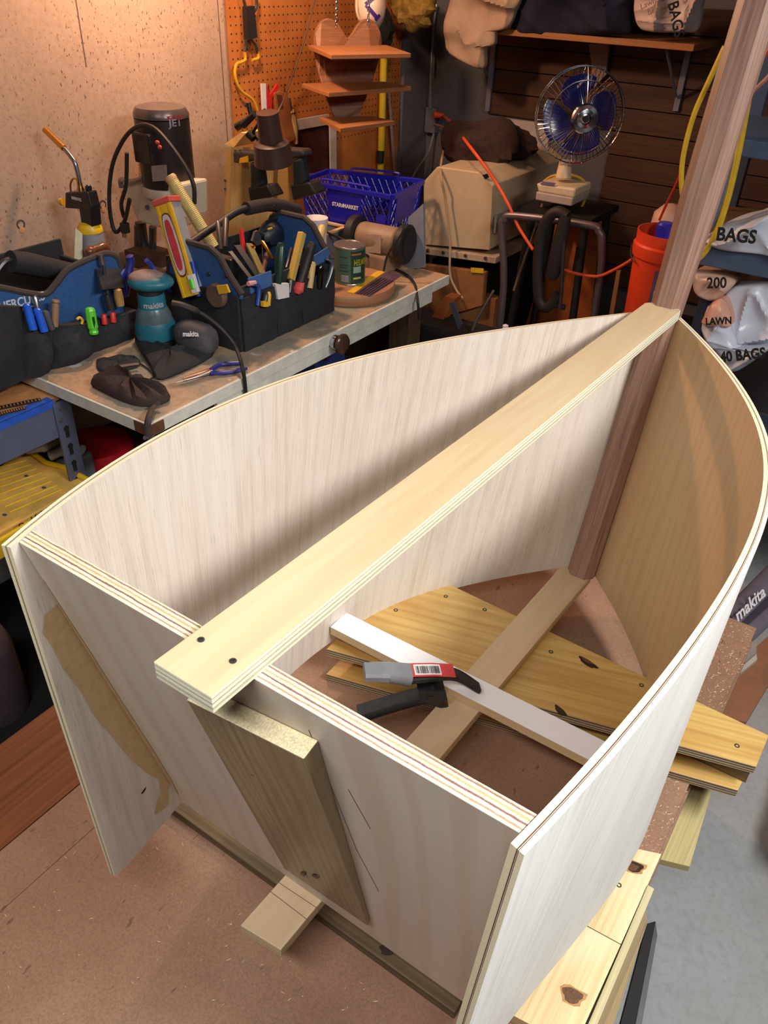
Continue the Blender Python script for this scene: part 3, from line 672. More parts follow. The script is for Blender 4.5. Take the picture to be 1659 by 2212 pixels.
MB().box(la+ld*.006-n1*.018, (.058, .052, .016), RL).build('end_cap', plain('level_cap', (206, 86, 72), .5), lv, bevel=.003)
cc0 = lerp(la, lb, .44)+n1*.0032
def oval2(c, a, b, n=20): return [c + ld*(b*abs(math.cos(2*math.pi*k/n))**.8*(1 if math.cos(2*math.pi*k/n) > 0 else -1)) + rx*(a*abs(math.sin(2*math.pi*k/n))**.6*(1 if math.sin(2*math.pi*k/n) > 0 else -1)) for k in range(n)]
MB().prism(oval2(cc0, .0185, .083), n1*.0028).build('grip_rim_dark', plain('level_rim_dark', (110, 40, 44), .5), lv)
MB().prism(oval2(cc0+n1*.0012, .0165, .079), n1*.0024).build('grip_rim', plain('level_rim', (206, 196, 188), .5), lv)
MB().prism(oval2(cc0+n1*.0022, .0110, .066), n1*.0024).build('grip_slot', plain('level_slot', (196, 62, 66), .5), lv)
vv = lerp(la, lb, .88)+rx*.022+n1*.001
MB().box(vv, (.020, .012, .048), RL).build('vial_window', m_wht2, lv, bevel=.001); MB().cyl(vv+n1*.005-ld*.013, vv+n1*.005+ld*.013, .0065).build('vial', m_green, lv, smooth=True)
# hammer handle wrapped in cane
hm = tool('hammer', 'hammer with pale cord wrapped handle sticking up beside the level', 'hammer', at(460, 530, y=1.33), GR)
a, b = at(371, 388, y=1.30), at(462, 535, y=1.33); N = 90
MB().tube([lerp(a, b, i/N) for i in range(N+1)], [.0165+(.0010 if i % 2 else 0)-(.0 if i > 6 else .001) for i in range(N+1)], 14).build('handle', plain('cane_wrap', (204, 184, 116), .5, 0, .12, 80), hm, smooth=False)
MB().lathe(lerp(a, b, .02), (a-b), [(.0165, 0), (.0172, .010), (.014, .016), (0, .018)], 14).build('pommel', plain('tan_end', (190, 160, 112), .5), hm, smooth=True)
MB().box(b+(b-a).normalized()*.04, (.10, .03, .03)).build('hammer_head', m_dsteel, hm, bevel=.004)
def sheath(name, label, cat, p0, p1, w, t, mat, base=None, grp=GR, side=V((0, 1, 0)), part='blade', bevel=.001):
    o = tool(name, label, cat, p1, grp); p0, p1 = V(p0), V(p1); d = (p0-p1).normalized(); s_ = (side-d*side.dot(d)).normalized(); n = d.cross(s_)
    MB().box(lerp(p0, p1, .5), (w, t, (p0-p1).length), Matrix((s_, n, d)).transposed()).build(part, mat, o, bevel=bevel); return o
bin_y = 1.36
sheath('steel_rule', 'silver steel rule leaning in the right tool bag', 'ruler', at(497, 543, x=-1.20), at(545, 605, x=-1.12), .014, .003, m_steel)
sheath('flat_file', 'dark grey flat file leaning beside the silver rule', 'file', at(512, 530, x=-1.24), at(560, 600, x=-1.15), .022, .005, m_dsteel)
o = sheath('folding_rule', 'olive brass folding rule in the middle of the right tool bag', 'ruler', at(537, 527, x=-1.23), at(567, 592, x=-1.15), .020, .008, plain('olive_brass', (128, 112, 60), .5))
MB().cyl(at(541, 532, x=-1.226)+V((.006, 0, 0)), at(541, 532, x=-1.226)+V((.013, 0, 0)), .007).build('hinge', m_brass, o)
sheath('red_handle_file', 'bright red slim handle behind the olive rule', 'file', at(521, 495, x=-1.27), at(526, 545, x=-1.24), .010, .010, m_redp)
o = tool('pruning_snips', 'steel nosed snips standing behind the olive folding rule', 'pliers', at(550, 525, x=-1.26), GR)
TP([(541, 520), (547, 500), (553, 497), (560, 510), (560, 526), (550, 530)], (.008, 0, 0), 'jaw', m_steel, o, x=-1.26)
o = tool('paint_scraper', 'dark green handled brush with white ferrule in the front pocket', 'brush', at(612, 635, x=-1.075), GR)
rod('handle', plain('dark_green_handle', (30, 56, 44), .3), o, at(607, 524, x=-1.09), at(601, 613, x=-1.078), [(0, .006), (.03, .010), (.12, .0125), (.5, .014), (.85, .011), (1, .009)], 12, .7)
TP([(588, 612), (617, 610), (618, 640), (594, 645)], (.012, 0, 0), 'ferrule', m_wht2, o, x=-1.085)
o = tool('wood_chisel', 'wood chisel with squared yellow handle in the right tool bag', 'chisel', at(628, 630, x=-1.085), GR)
p0, p1 = at(653, 502, x=-1.10), at(628, 605, x=-1.085); d = (p0-p1).normalized(); s_ = V((0, 1, 0)); s_ = (s_-d*s_.dot(d)).normalized()
MB().box(lerp(p0, p1, .5), (.020, .020, (p0-p1).length), Matrix((s_, d.cross(s_), d)).transposed()).build('handle', plain('amber_wood', (196, 160, 76), .4), o, bevel=.004)
rod('ferrule', m_dsteel, o, p1, at(625, 632, x=-1.08), [(0, .010), (1, .009)])
o = tool('keyhole_saw', 'black ribbed handle with red collar leaning in the front pocket', 'saw', at(640, 635, x=-1.07), GR)
p0, p1 = at(675, 524, x=-1.085), at(648, 612, x=-1.072)
MB().tube([lerp(p0, p1, i/24) for i in range(25)], [(.008 if i == 0 else .0125+.0008*(i % 2)+.002*math.sin(i/24*3)) for i in range(25)], 12).build('handle', m_rub, o, smooth=True)
MB().tube([lerp(p0, p1, .82), p1, at(643, 627, x=-1.070), at(640, 634, x=-1.070)], [.012, .014, .018, .008], 12, squash=.7).build('collar', plain('coral_red', (222, 84, 84), .4), o, smooth=True)
o = tool('mallet_handle', 'pale turned wood handle at the far end of the right tool bag', 'mallet', at(684, 545, x=-1.19), GR)
rod('handle', m_handle, o, at(697, 487, x=-1.19), at(680, 560, x=-1.17), [(0, .008), (.06, .0125), (.5, .0145), (1, .0125)])
o = tool('marking_awl', 'short pale wood handle behind the black chrome screwdriver', 'awl', at(672, 615, x=-1.08), GR)
rod('handle', m_handle, o, at(676, 565, x=-1.085), at(668, 622, x=-1.08), [(0, .006), (.08, .010), (1, .0105)])
o = tool('black_screwdriver', 'glossy black screwdriver handle in the far front pocket', 'screwdriver', at(690, 615, x=-1.075), GR)
rod('handle', plain('gloss_black', (18, 18, 18), .08), o, at(693, 572, x=-1.078), at(689, 622, x=-1.075), [(0, .004), (.04, .009), (.25, .0125), (1, .0115)])
o = tool('grey_wrench', 'grey open wrench at the far corner of the right tool bag', 'wrench', at(705, 615, x=-1.078), GR)
MB().tube(bez([at(706, 560, x=-1.08), at(716, 570, x=-1.08), at(711, 595, x=-1.078), at(701, 620, x=-1.078)], 5), .007, 8, squash=.5).build('shank', plain('zinc', (130, 132, 142), .35, .6), o, smooth=True)
for k, pp in enumerate((((536, 602), (586, 585), (590, 646), (545, 652)), ((678, 553), (708, 534), (712, 560), (680, 575)))):
    o = TP(pp, (-.003, 0, 0), 'blue_card_sleeve', m_bluec, None, x=-1.090); tag(o, ['blue card sleeve at the near side of the right tool bag', 'small blue card sleeve at the far side of the right tool bag'][k], 'sleeve', GR)
o = tool('utility_knife', 'yellow and black utility knife in the near front pocket', 'knife', at(574, 655, x=-1.07), GR)
rod('body', m_blkp, o, at(573, 630, x=-1.072), at(568, 660, x=-1.070), [(0, .006), (.2, .011), (1, .012)], 12, .6); rod('yellow_grip', m_yel, o, at(581, 630, x=-1.071), at(579, 660, x=-1.068), [(0, .004), (.2, .007), (1, .007)])
TP([(563, 650), (574, 650), (574, 661), (563, 661)], (.01, 0, 0), 'yellow_end', m_yel, o, x=-1.068)
o = tool('blue_allen_key', 'blue bent allen key with pink tip in the near front pocket', 'hex key', at(557, 655, x=-1.07), GR)
MB().tube(bez([at(540, 612, x=-1.078), at(556, 616, x=-1.076), at(559, 630, x=-1.074), at(556, 660, x=-1.070)], 6), .006, 8).build('shaft', plain('blue_metal', (48, 82, 160), .4, .3), o, smooth=True)
MB().tube([at(536, 613, x=-1.078), at(551, 611, x=-1.077)], .0065, 8).build('pink_tip', plain('pink_tip', (220, 160, 160), .5), o, smooth=True)
o = tool('tape_measure', 'brown and yellow tape measure in the end pocket of the right tool bag', 'tape measure', at(475, 632, y=1.155), GR)
MB().lathe(at(474, 636, y=1.158), (0, -1, 0), [(.030, 0), (.033, .006), (.033, .014), (.029, .020), (0, .020)], 20).build('case', plain('tape_brown', (104, 84, 72), .5), o, smooth=True)
TP([(467, 618), (488, 615), (495, 632), (473, 636)], (0, .006, 0), 'yellow_band', m_yel, o, y=1.134)
o = tool('blue_pen_tool', 'thin bright blue tube tucked between level and end panel', 'tube', at(432, 650, y=1.15), GR); rod('body', m_bluep, o, at(415, 565, y=1.16), at(430, 640, y=1.15), [(0, .006), (1, .007)])
# crowded small steel tools at the centre of the bag
for k, (a, b, r, mt, lb, ct) in enumerate((((470, 478), (478, 540), .007, m_dsteel, 'slim dark steel punch behind the cane wrapped hammer', 'punch'), ((488, 470), (486, 535), .009, m_gun, 'grey steel cold chisel behind the padded bag handle', 'chisel'),
        ((566, 520), (590, 560), .006, m_brass, 'small brass nippers in the middle of the right tool bag', 'pliers'), ((578, 545), (566, 595), .008, plain('rust_steel', (96, 66, 52), .6, .4), 'rusty flat blade in the middle of the right tool bag', 'scraper'),
        ((630, 535), (618, 580), .006, m_steel, 'shiny thin shank behind the green handled brush', 'screwdriver'), ((668, 505), (640, 560), .010, m_blkp, 'black grip behind the squared yellow chisel handle', 'pliers'))):
    o = tool('hand_tool', lb, ct, at(*b, x=-1.20), GR); rod('shaft', mt, o, at(*a, x=-1.22), at(*b, x=-1.17), [(0, r*.5), (.1, r), (1, r*.8)])
o = tool('yellow_ratchet', 'notched yellow plastic strap behind the padded bag handle', 'clamp', at(635, 480, x=-1.33), GR)
TP([(604, 430), (612, 434), (646, 470), (644, 484), (632, 482), (602, 442)], (.012, 0, 0), 'strap', m_yel, o, x=-1.32)
o = tool('cordless_driver', 'dark blue black driver body in the middle of the right tool bag', 'driver', at(590, 500, x=-1.28), GR)
MB().ell(at(585, 505, x=-1.28), (.035, .045, .036), None, 16, 10, 0, lambda d: 1+.12*math.sin(5*d.x+3*d.z)).build('body', plain('driver_navy', (26, 34, 48), .45), o, smooth=True); MB().box(at(583, 494, x=-1.24), (.004, .018, .004)).build('badge', m_yel, o)
# ---------- left tool bag
bl = thing('tool_bag', 'black and blue tool bag with lettering at the left end of the workbench', 'tool bag', (-1.50, .86, ZBn))
LX0, LX1, LY0, LY1 = -1.42, -1.68, .52, 1.075
MB().box(((LX0+LX1)/2, (LY0+LY1)/2, ZBn+.008), (LX0-LX1, LY1-LY0, .014)).build('base', m_blk, bl)
MB().box((LX1, (LY0+LY1)/2, ZBn+.115), (.01, LY1-LY0, .20)).build('side_wall', m_blk, bl)
top = [(-60, 618), (0, 622), (60, 634), (100, 636), (122, 615), (150, 582), (205, 556), (232, 548), (252, 556), (262, 580), (266, 640), (270, 705), (0, 800), (-60, 830)]
pp = [at(*q, x=LX0) for q in top]
for q in pp: q.z = max(q.z, ZBn+.004)
fpan = MB().prism(pp, (-.010, 0, 0)).build('side_panel', m_blu, bl)
MB().tube([p+V((-.004, 0, 0)) for p in bez(pp[:10], 5)], .0085, 8).build('trim', m_trim, fpan, smooth=True)
MB().box((LX0-.13, LY1-.012, ZBn+.09), (.24, .012, .17)).build('end_panel', m_blk, bl, bevel=.004)
lettering('HERCULES', .030, at(48, 652, x=LX0+.0012), (0, 1, -.04), (0, 0, 1), plain('letter_grey', (200, 204, 210), .5), fpan, width=.125, bold=.0008)
MB().box(lerp(at(10, 667, x=LX0+.001), at(62, 677, x=LX0+.001), .5), (.0008, .10, .002)).build('underline', plain('letter_grey', (200, 204, 210), .5), fpan)
cuts = [-150, 42, 108, 205, 290]
for i, (tops, bots) in enumerate((((650, 660), (850, 800)), ((668, 700), (800, 812)), ((700, 690), (812, 805)), ((690, 668), (800, 716)))):
    xa, xb = cuts[i], cuts[i+1]; X = LX0+.014
    q = [at(xa, bots[0], x=X), at(xb, bots[1], x=X), at(xb, tops[1], x=X), at(xa, tops[0], x=X)]
    q[0].z = q[1].z = ZBn+.002
    soft(q, (1, 0, 0), .012, 'pocket', m_blk, bl, [.03, .045, .06, .02][i])
soft([at(218, 625, x=LX0+.05), at(266, 620, x=LX0+.02), at(262, 580, x=LX0+.004), at(206, 580, x=LX0+.006)], (1, 0, 0), .005, 'strap_panel', m_blk, bl, .004)
MB().tube([at(22, 565, x=-1.56), at(60, 570, x=-1.56), at(165, 592, x=-1.56)], [.028, .030, .027], 14).build('grip', m_blk, bl, smooth=True)
MB().tube(bez([at(-40, 640, x=-1.56), at(5, 570, x=-1.56), at(30, 562, x=-1.56)], 6), .008, 8).build('handle', m_dsteel, bl, smooth=True)
MB().tube(bez([at(160, 590, x=-1.56), at(176, 596, x=-1.56), at(186, 640, x=-1.56)], 6), .008, 8).build('handle', m_dsteel, bl, smooth=True)
X = LX0+.045
def pl(name, lab, cat, grp=GL): return tool(name, lab, cat, at(*pl.q, x=X), grp)
pl.q = (70, 690); o = pl('slip_pliers', 'pliers with two bright blue handles in the left bag front pocket', 'pliers')
m_bh = plain('bright_blue_grip', (36, 96, 214), .3)
rod('handle', m_bh, o, at(56, 656, x=X), at(72, 712, x=X+.01), [(0, .005), (.06, .009), (.5, .010), (1, .010)]); rod('handle', m_bh, o, at(79, 666, x=X+.004), at(96, 716, x=X+.014), [(0, .005), (.06, .009), (.5, .010), (1, .010)])
pl.q = (78, 660); o = pl('steel_rasp', 'small steel tang standing behind the bright blue plier handles', 'file'); rod('shaft', m_steel, o, at(75, 638, x=LX0+.012), at(82, 672, x=LX0+.02), [(0, .005), (.2, .008), (1, .006)])
pl.q = (120, 690); o = pl('file_handle', 'file with bare steel and tan wood handle beside the blue pliers', 'file'); rod('handle', plain('tan_wood', (150, 112, 86), .45), o, at(120, 648, x=X), at(118, 705, x=X), [(0, .009), (.06, .0105), (.12, .008), (.2, .009), (1, .009)])
pl.q = (105, 700); o = pl('grey_grip', 'grey rubber grip between blue pliers and tan file handle', 'screwdriver'); rod('handle', plain('grey_rubber', (72, 74, 78), .6), o, at(97, 672, x=X), at(112, 710, x=X), [(0, .006), (.1, .009), (1, .009)])
pl.q = (200, 700); o = pl('green_screwdriver', 'lime green screwdriver handle in the left bag', 'screwdriver')
p0, p1 = at(193, 664, x=X+.012), at(203, 722, x=X+.02); mb = MB(); N = 12
mb.tube([lerp(p0, p1, t) for t in (0, .04, .12, .75, .80, .86, .92, 1)], [.007, .0115, .0135, .0135, .0115, .0115, .013, .011], 8); mb.build('handle', m_green, o, bevel=.0008)
MB().box(lerp(p0, p1, .5)+V((.0135, -.003, 0)), (.0006, .006, .03)).build('print', plain('print_green', (24, 60, 24), .5), o)
pl.q = (175, 690); o = pl('yellow_bit', 'small yellow plastic hook beside the lime green screwdriver', 'hook'); MB().tube(bez([at(166, 690, x=X), at(172, 686, x=X), at(178, 692, x=X), at(176, 700, x=X)], 4), .0035, 8).build('hook', m_yel, o, smooth=True)
for k, q in enumerate(((224, 686), (243, 682))):
    pl.q = q; o = pl('red_grip', ['red plastic grip just right of the lime green screwdriver', 'second red plastic grip beneath the brown wood handle'][k], 'pliers'); rod('handle', plain('signal_red', (210, 52, 44), .4), o, at(q[0], q[1]-8, x=X-.01), at(q[0]+2, q[1]+14, x=X-.008), [(0, .006), (.1, .008), (1, .008)])
pl.q = (255, 640); o = pl('wood_handle_driver', 'screwdriver with brown wooden handle at the right end of the left bag', 'screwdriver'); rod('handle', plain('brown_wood', (168, 128, 72), .4), o, at(253, 623, x=X-.015), at(260, 660, x=X-.012), [(0, .005), (.08, .011), (.5, .0125), (1, .011)])
pl.q = (275, 600); o = pl('navy_snips', 'tin snips with thick glossy navy handles at the right end of left bag', 'snips')
MB().tube(bez([at(279, 552, x=LX0), at(282, 566, x=LX0), at(276, 600, x=LX0), at(270, 640, x=LX0)], 6), [.006]+[.011]*17+[.009], 12).build('handle', m_navy, o, smooth=True)
MB().tube(bez([at(267, 582, x=LX0+.01), at(262, 596, x=LX0+.01), at(266, 615, x=LX0+.01), at(270, 640, x=LX0+.01)], 6), [.005]+[.009]*18, 12).build('handle', m_navy, o, smooth=True)
pl.q = (225, 640); o = pl('socket_driver', 'long chrome tipped socket driver against the left bag blue panel', 'screwdriver')
rod('shaft', m_gun, o, at(221, 560, x=LX0+.018), at(236, 660, x=LX0+.03), [(0, .004), (1, .005)], 8); rod('socket', m_steel, o, at(217, 550, x=LX0+.016), at(221, 572, x=LX0+.018), [(0, .008), (1, .0075)]); rod('grip', m_gun, o, at(230, 636, x=LX0+.03), at(240, 668, x=LX0+.032), [(0, .007), (.3, .010), (1, .010)])
o = tool('brown_mallet', 'polished brown wooden knob handle behind the left tool bag', 'plane', at(210, 550, x=-1.60))
MB().tube(bez([at(186, 548, x=-1.60), at(200, 540, x=-1.60), at(214, 536, x=-1.60), at(226, 532, x=-1.60), at(232, 548, x=-1.60), at(230, 572, x=-1.60)], 5), [.006, .012, .014, .015, .015]+[.012]*21, 10).build('knob', plain('polished_walnut', (110, 66, 44), .25), o, smooth=True)
MB().tube(bez([at(180, 572, x=-1.56), at(184, 560, x=-1.56), at(196, 566, x=-1.56), at(194, 585, x=-1.56)], 5), .006, 8).build('chrome_yoke', plain('chrome', (190, 195, 200), .15, 1), o, smooth=True)
# ---------- random orbit sander
sn = thing('orbit_sander', 'teal random orbit sander with grey dust box and black cord', 'sander', at(345, 748, z=ZBn))
sb = at(340, 738, z=ZBn)
SZ = lambda h: sb+V((0, 0, h))
MB().lathe(sb, (0, 0, 1), [(.058, .001), (.060, .008), (.058, .016)], 28).build('pad', m_rub, sn, smooth=True)
MB().lathe(sb, (0, 0, 1), [(.054, .017), (.056, .030), (.055, .055), (.050, .066)], 28).build('lower_body', m_teal, sn, smooth=True)
MB().lathe(sb, (0, 0, 1), [(.050, .066), (.046, .085), (.038, .103)], 28).build('clear_skirt', plain('smoky_skirt', (92, 110, 118), .25), sn, smooth=True)
nk = MB().lathe(sb, (0, 0, 1), [(.0375, .103), (.037, .128), (.035, .140)], 28).build('neck', m_teal, sn, smooth=True)
MB().lathe(sb, (0, 0, 1), [(.033, .140), (.033, .152)], 24).build('collar', m_rub, sn, smooth=True)
hd = (_r*.95+V((0, 0, .0))); hd.z = 0; hd.normalize()
MB().ell(SZ(.170)+hd*.004, (.062, .050, .024), Matrix.Rotation(math.atan2(hd.y, hd.x), 3, 'Z'), 24, 12).build('palm_grip', m_teal, sn, smooth=True)
MB().ell(SZ(.180)+hd*-.004, (.050, .040, .020), Matrix.Rotation(math.atan2(hd.y, hd.x), 3, 'Z'), 24, 12).build('grip_cover', plain('grip_grey', (140, 122, 118), .7, 0, .3, 300, .4), sn, smooth=True)
fw = (CAM-SZ(.115)); fw.z = 0; fw.normalize(); rt = V((0, 0, 1)).cross(fw)
def wrapcyl(c, R):
    def f(q):
        d = q-c; d2 = V((d.x, d.y, 0)); s_ = d2.dot(rt); an = s_/R; return V((c.x, c.y, q.z)) + (fw*math.cos(an)+rt*math.sin(an))*R
    return f
lettering('makita', .022, SZ(.116)+rt*.004+fw*.037, rt, (0, 0, 1), m_wht2, nk, bold=.0006, width=.058, bend=wrapcyl(SZ(0), .0380))
db = at(425, 738, z=ZBn+.03)
dbx = thing('dust_box', 'grey dust collection box with white lettering attached beside the sander', 'dust box', V((db.x, db.y, ZBn)))
dv = (at(470, 745, z=ZBn)-at(385, 720, z=ZBn)); dv.normalize(); RD = Matrix.Rotation(math.atan2(dv.y, dv.x), 3, 'Z')
m_dust = plain('dust_grey', (84, 82, 86), .7, 0, .2, 90, .15)
bd = MB().ell(V((db.x, db.y, ZBn+.043)), (.066, .034, .042), RD, 20, 12, fn=lambda d: 1/(max(abs(d.x)**4+abs(d.y)**4+abs(d.z)**4, .01))**.18).build('body', m_dust, dbx, smooth=True)
lettering('makita', .019, at(412, 722, z=ZBn+.062)+(CAM-db).normalized()*.020, _r, _u, plain('letter_light', (210, 206, 206), .5), bd, width=.042, bold=.0006, depth=.0003)
# cord of the sander running over the edge
cp = [at(372, 655, z=ZBn+.172), at(400, 662, z=ZBn+.165), at(440, 680, z=ZBn+.14), at(480, 712, z=ZBn+.10), at(508, 748, z=ZBn+.06), at(524, 795, x=-.985+.012), at(531, 850, x=-.985+.012), at(533, 900, x=-.965)]
MB().tube(bez(cp, 8), [.009 if i < 14 else .0052 for i in range(57)], 8).build('cord', m_rub, sn, smooth=True)
# ---------- pouches, pliers
def pouch(name, label, pxs, z, h, mat, parts=True):
    t_ = thing(name, label, 'pouch', at(*pxs[0], z=ZBn)); pts = [at(*q, z=z) for q in pxs]; c0 = sum(pts, V())/len(pts); mb = MB(); rows = []
    for k, (s_, hh) in enumerate(((1.0, .0015), (1.03, .35*h), (.98, .7*h), (.8, .95*h), (.45, 1.05*h), (.02, .95*h))):
        rows.append([V((lerp(c0.x, p.x, s_), lerp(c0.y, p.y, s_), ZBn+hh*(1+.25*math.sin(i*2.1)))) for i, p in enumerate(bez(pts+[pts[0]], 4)[:-1])])
    mb.grid(rows, closeu=True); mb.build('body', mat, t_, smooth=True); return t_
p1 = pouch('leather_pouch', 'small dark brown drawstring pouch at the bench corner', [(200, 838), (232, 815), (262, 812), (300, 832), (362, 858), (358, 872), (310, 880), (262, 868)], ZBn, .035, plain('pouch_brown', (58, 42, 40), .85, 0, .3, 140, .3))
MB().tube(bez([at(345, 868, z=ZBn+.02), at(330, 880, z=ZBn+.012), at(322, 900, x=-.972), at(318, 925, x=-.970), at(320, 945, x=-.970)], 6), .0085, 8, squash=.5).build('strap', plain('strap_brown', (64, 52, 48), .7), p1, smooth=True)
MB().cyl(at(312, 946, x=-.970), at(335, 946, x=-.970), .005).build('toggle', m_steel, p1)
p2 = pouch('cloth_pouch', 'flat black cloth pouch beside the sander base', [(298, 752), (330, 748), (385, 768), (440, 752), (458, 772), (352, 822), (325, 795)], ZBn, .022, m_blk)
MB().tube(bez([at(278, 792, z=ZBn+.004), at(300, 785, z=ZBn+.004), at(326, 802, z=ZBn+.004), at(330, 815, z=ZBn+.004), at(312, 822, z=ZBn+.004), at(298, 812, z=ZBn+.004)], 6), .0022, 6).build('cord', m_rub, p2, smooth=True)
p3 = pouch('black_strap_pad', 'crumpled black strap lying in front of the left tool bag', [(210, 782), (262, 772), (298, 778), (296, 795), (240, 806), (214, 802)], ZBn, .012, m_blk)
sheath('grey_scraper', 'thin grey blade lying between the two pouches', 'scraper', at(252, 792, z=ZBn+.017), at(300, 785, z=ZBn+.017), .012, .002, plain('dull_brown_blade', (108, 88, 84), .5), grp=None)
np_ = thing('needle_nose_pliers', 'needle nose pliers with blue handles lying near the bench edge', 'pliers', at(450, 808, z=ZBn))
z = ZBn+.008
MB().tube([at(380, 826, z=z), at(420, 815, z=z), at(448, 806, z=z), at(456, 802, z=z)], [.001, .004, .008, .009], 8, squash=.6).build('jaws', m_steel, np_, smooth=True)
MB().tube([at(396, 816, z=z), at(430, 806, z=z), at(452, 800, z=z)], [.002, .005, .007], 8, squash=.6).build('jaws', plain('copper_jaw', (170, 120, 96), .35, .6), np_, smooth=True)
MB().tube(bez([at(455, 800, z=z), at(475, 788, z=z), at(500, 785, z=z), at(520, 784, z=z)], 5), .006, 8).build('handle', m_navy, np_, smooth=True)
MB().tube(bez([at(455, 806, z=z), at(485, 805, z=z), at(515, 800, z=z), at(532, 795, z=z)], 5), .006, 8).build('handle', m_navy, np_, smooth=True)
# blue bar clamp handle between the bags
o = thing('blue_pry_bar', 'curved blue bar leaning between left bag and sander', 'pry bar', at(375, 650, z=ZBn)); MB().tube(bez([at(316, 562, x=-1.36), at(330, 578, x=-1.36), at(352, 612, x=-1.34), at(385, 640, x=-1.33), at(398, 660, x=-1.33)], 6), .007, 8).build('shaft', plain('bar_blue', (46, 60, 150), .35), o, smooth=True)
o = thing('wood_block', 'dark wood block behind the sander', 'block', at(345, 640, z=ZBn)); MB().box(V((-1.56, 1.27, ZBn+.045)), (.13, .14, .088)).build('block', wood('dark_block', (84, 58, 34), (52, 34, 20), .6), o, bevel=.003)
# ---------- propane torch
TY = 1.17
tx = thing('propane_torch', 'propane torch with bent brass tube and yellow topped cylinder', 'torch', (-1.66, 1.16, ZBn))
cb = at(196, 505, y=TY); cb = V((cb.x, cb.y, 0)); hh = at(196, 490, y=TY).z
cy = MB().lathe(V((cb.x, cb.y, ZBn)), (0, 0, 1), [(.036, .001), (.038, .006), (.038, hh-ZBn-.035), (.034, hh-ZBn-.012)], 26).build('cylinder', plain('cyl_grey', (140, 142, 150), .4), tx, smooth=True)
MB().lathe(V((cb.x, cb.y, ZBn)), (0, 0, 1), [(.036, hh-ZBn-.014), (.036, hh-ZBn-.004), (.028, hh-ZBn+.010), (.012, hh-ZBn+.014)], 26).build('shoulder', plain('cyl_yellow', (232, 190, 30), .35), tx, smooth=True)
TP([(163, 492), (178, 505), (178, 575), (160, 575)], (-.002, 0, 0), 'label', plain('cyl_label', (206, 206, 176), .6), tx, x=cb.x+.036)
hb_ = [(140, 416), (188, 414), (196, 446), (200, 490), (176, 490), (170, 452), (140, 450)]
MB().prism([at(*q, y=TY-.015) for q in hb_], (0, .034, 0)).build('igniter_body', m_blkp, tx, bevel=.004)
lettering('BERNZOMATIC', .012, at(165, 430, y=TY-.0155), (1, 0, 0), (0, 0, 1), m_wht2, tx, width=.042)
MB().cyl(at(138, 436, y=TY), at(131, 436, y=TY), .010).build('trigger', m_yel, tx, smooth=True)
MB().tube(bez([at(173, 414, y=TY), at(172, 395, y=TY), at(166, 366, y=TY), at(158, 345, y=TY), at(136, 318, y=TY)], 8), .0062, 10).build('tube', m_steel, tx, smooth=True)
MB().tube([at(138, 320, y=TY), at(97, 280, y=TY)], .0088, 14).build('flame_tube', m_brass, tx, smooth=True)
MB().lathe(at(175, 415, y=TY), (0, 0, 1), [(.012, -.005), (.011, .008), (.008, .016), (.007, .030)], 14).build('nozzle_base', m_brass, tx, smooth=True)
MB().tube(bez([at(153, 416, y=TY), at(152, 398, y=TY), at(158, 386, y=TY), at(168, 388, y=TY)], 6), .003, 8).build('guard', m_brass, tx, smooth=True)
MB().lathe(at(188, 406, y=TY), (1, 0, 0), [(.004, 0), (.010, .003), (.011, .008), (.008, .012)], 10).build('valve_knob', m_blkp, tx)
# ---------- bench mortiser / drill head
dr = thing('mortising_machine', 'mortising machine with black motor and white body by the concrete wall', 'drill press', (-1.66, 1.47, ZBn))
yd = 1.46
mt = at(355, 240, y=yd); mb_ = at(362, 400, y=yd); rM = .080
ztop, zbot = at(352, 226, y=yd).z, at(362, 398, y=yd).z
mc = V(((mt.x+mb_.x)/2-.004, yd, 0))
m_mot = plain('motor_black', (40, 34, 34), .38)
MB().lathe(V((mc.x, yd, zbot)), (0, 0, 1), [(rM*.96, 0), (rM, .01), (rM, ztop-zbot-.035)], 32).build('motor', m_mot, dr, smooth=True)
MB().lathe(V((mc.x, yd, ztop-.036)), (0, 0, 1), [(rM*1.01, .004), (rM*1.01, .014), (rM*.9, .030), (rM*.6, .036), (0, .036)], 32).build('motor_cap', plain('cap_grey', (110, 96, 94), .3, .5), dr, smooth=True)
fwd_ = (CAM-V((mc.x, yd, 1.2))); fwd_.z = 0; fwd_.normalize(); rtd = V((0, 0, 1)).cross(fwd_)
def wrap(c, R, f0, r0):
    def f(q):
        s_ = (q-c).dot(r0); an = s_/R; return V((c.x, c.y, q.z)) + (f0*math.cos(an)+r0*math.sin(an))*R
    return f
c3 = V((mc.x, yd, 0)); pj = at(388, 264, y=yd)
lettering('JET', .026, V((mc.x, yd, pj.z))+rtd*.040+fwd_*rM, rtd, (0, 0, 1), plain('letter_grey2', (190, 186, 182), .5), dr, bold=.0006, bend=wrap(c3, rM+.0008, fwd_, rtd), width=.045)
mbr = MB(); r2 = wrap(c3, rM+.0006, fwd_, rtd); pr_ = at(385, 252, y=yd).z
mbr.grid([[r2(V((mc.x, yd, pr_+dz))+rtd*(.012+.008*i)) for i in range(8)] for dz in (-.005, .005)]); mbr.build('red_band', plain('band_red', (180, 40, 40), .5), dr)
MB().box(at(322, 318, y=yd-.06), (.075, .06, .085)).build('switch_box', m_mot, dr, bevel=.006)
for q in ((340, 308), (345, 318)): MB().ell(at(*q, y=yd-.095), (.008, .005, .006)).build('switch', plain('switch_red', (216, 80, 70), .4), dr, smooth=True)
TP([(327, 358), (360, 356), (362, 390), (330, 392)], (0, -.001, 0), 'rating_plate', plain('plate_grey', (150, 142, 138), .5), dr, y=yd-rM-.004)
m_cream = plain('mort_white', (206, 194, 172), .5, 0, .08)
body = [(270, 395), (300, 388), (330, 395), (392, 398), (394, 470), (384, 490), (366, 498), (330, 490), (296, 478), (280, 440), (268, 425)]
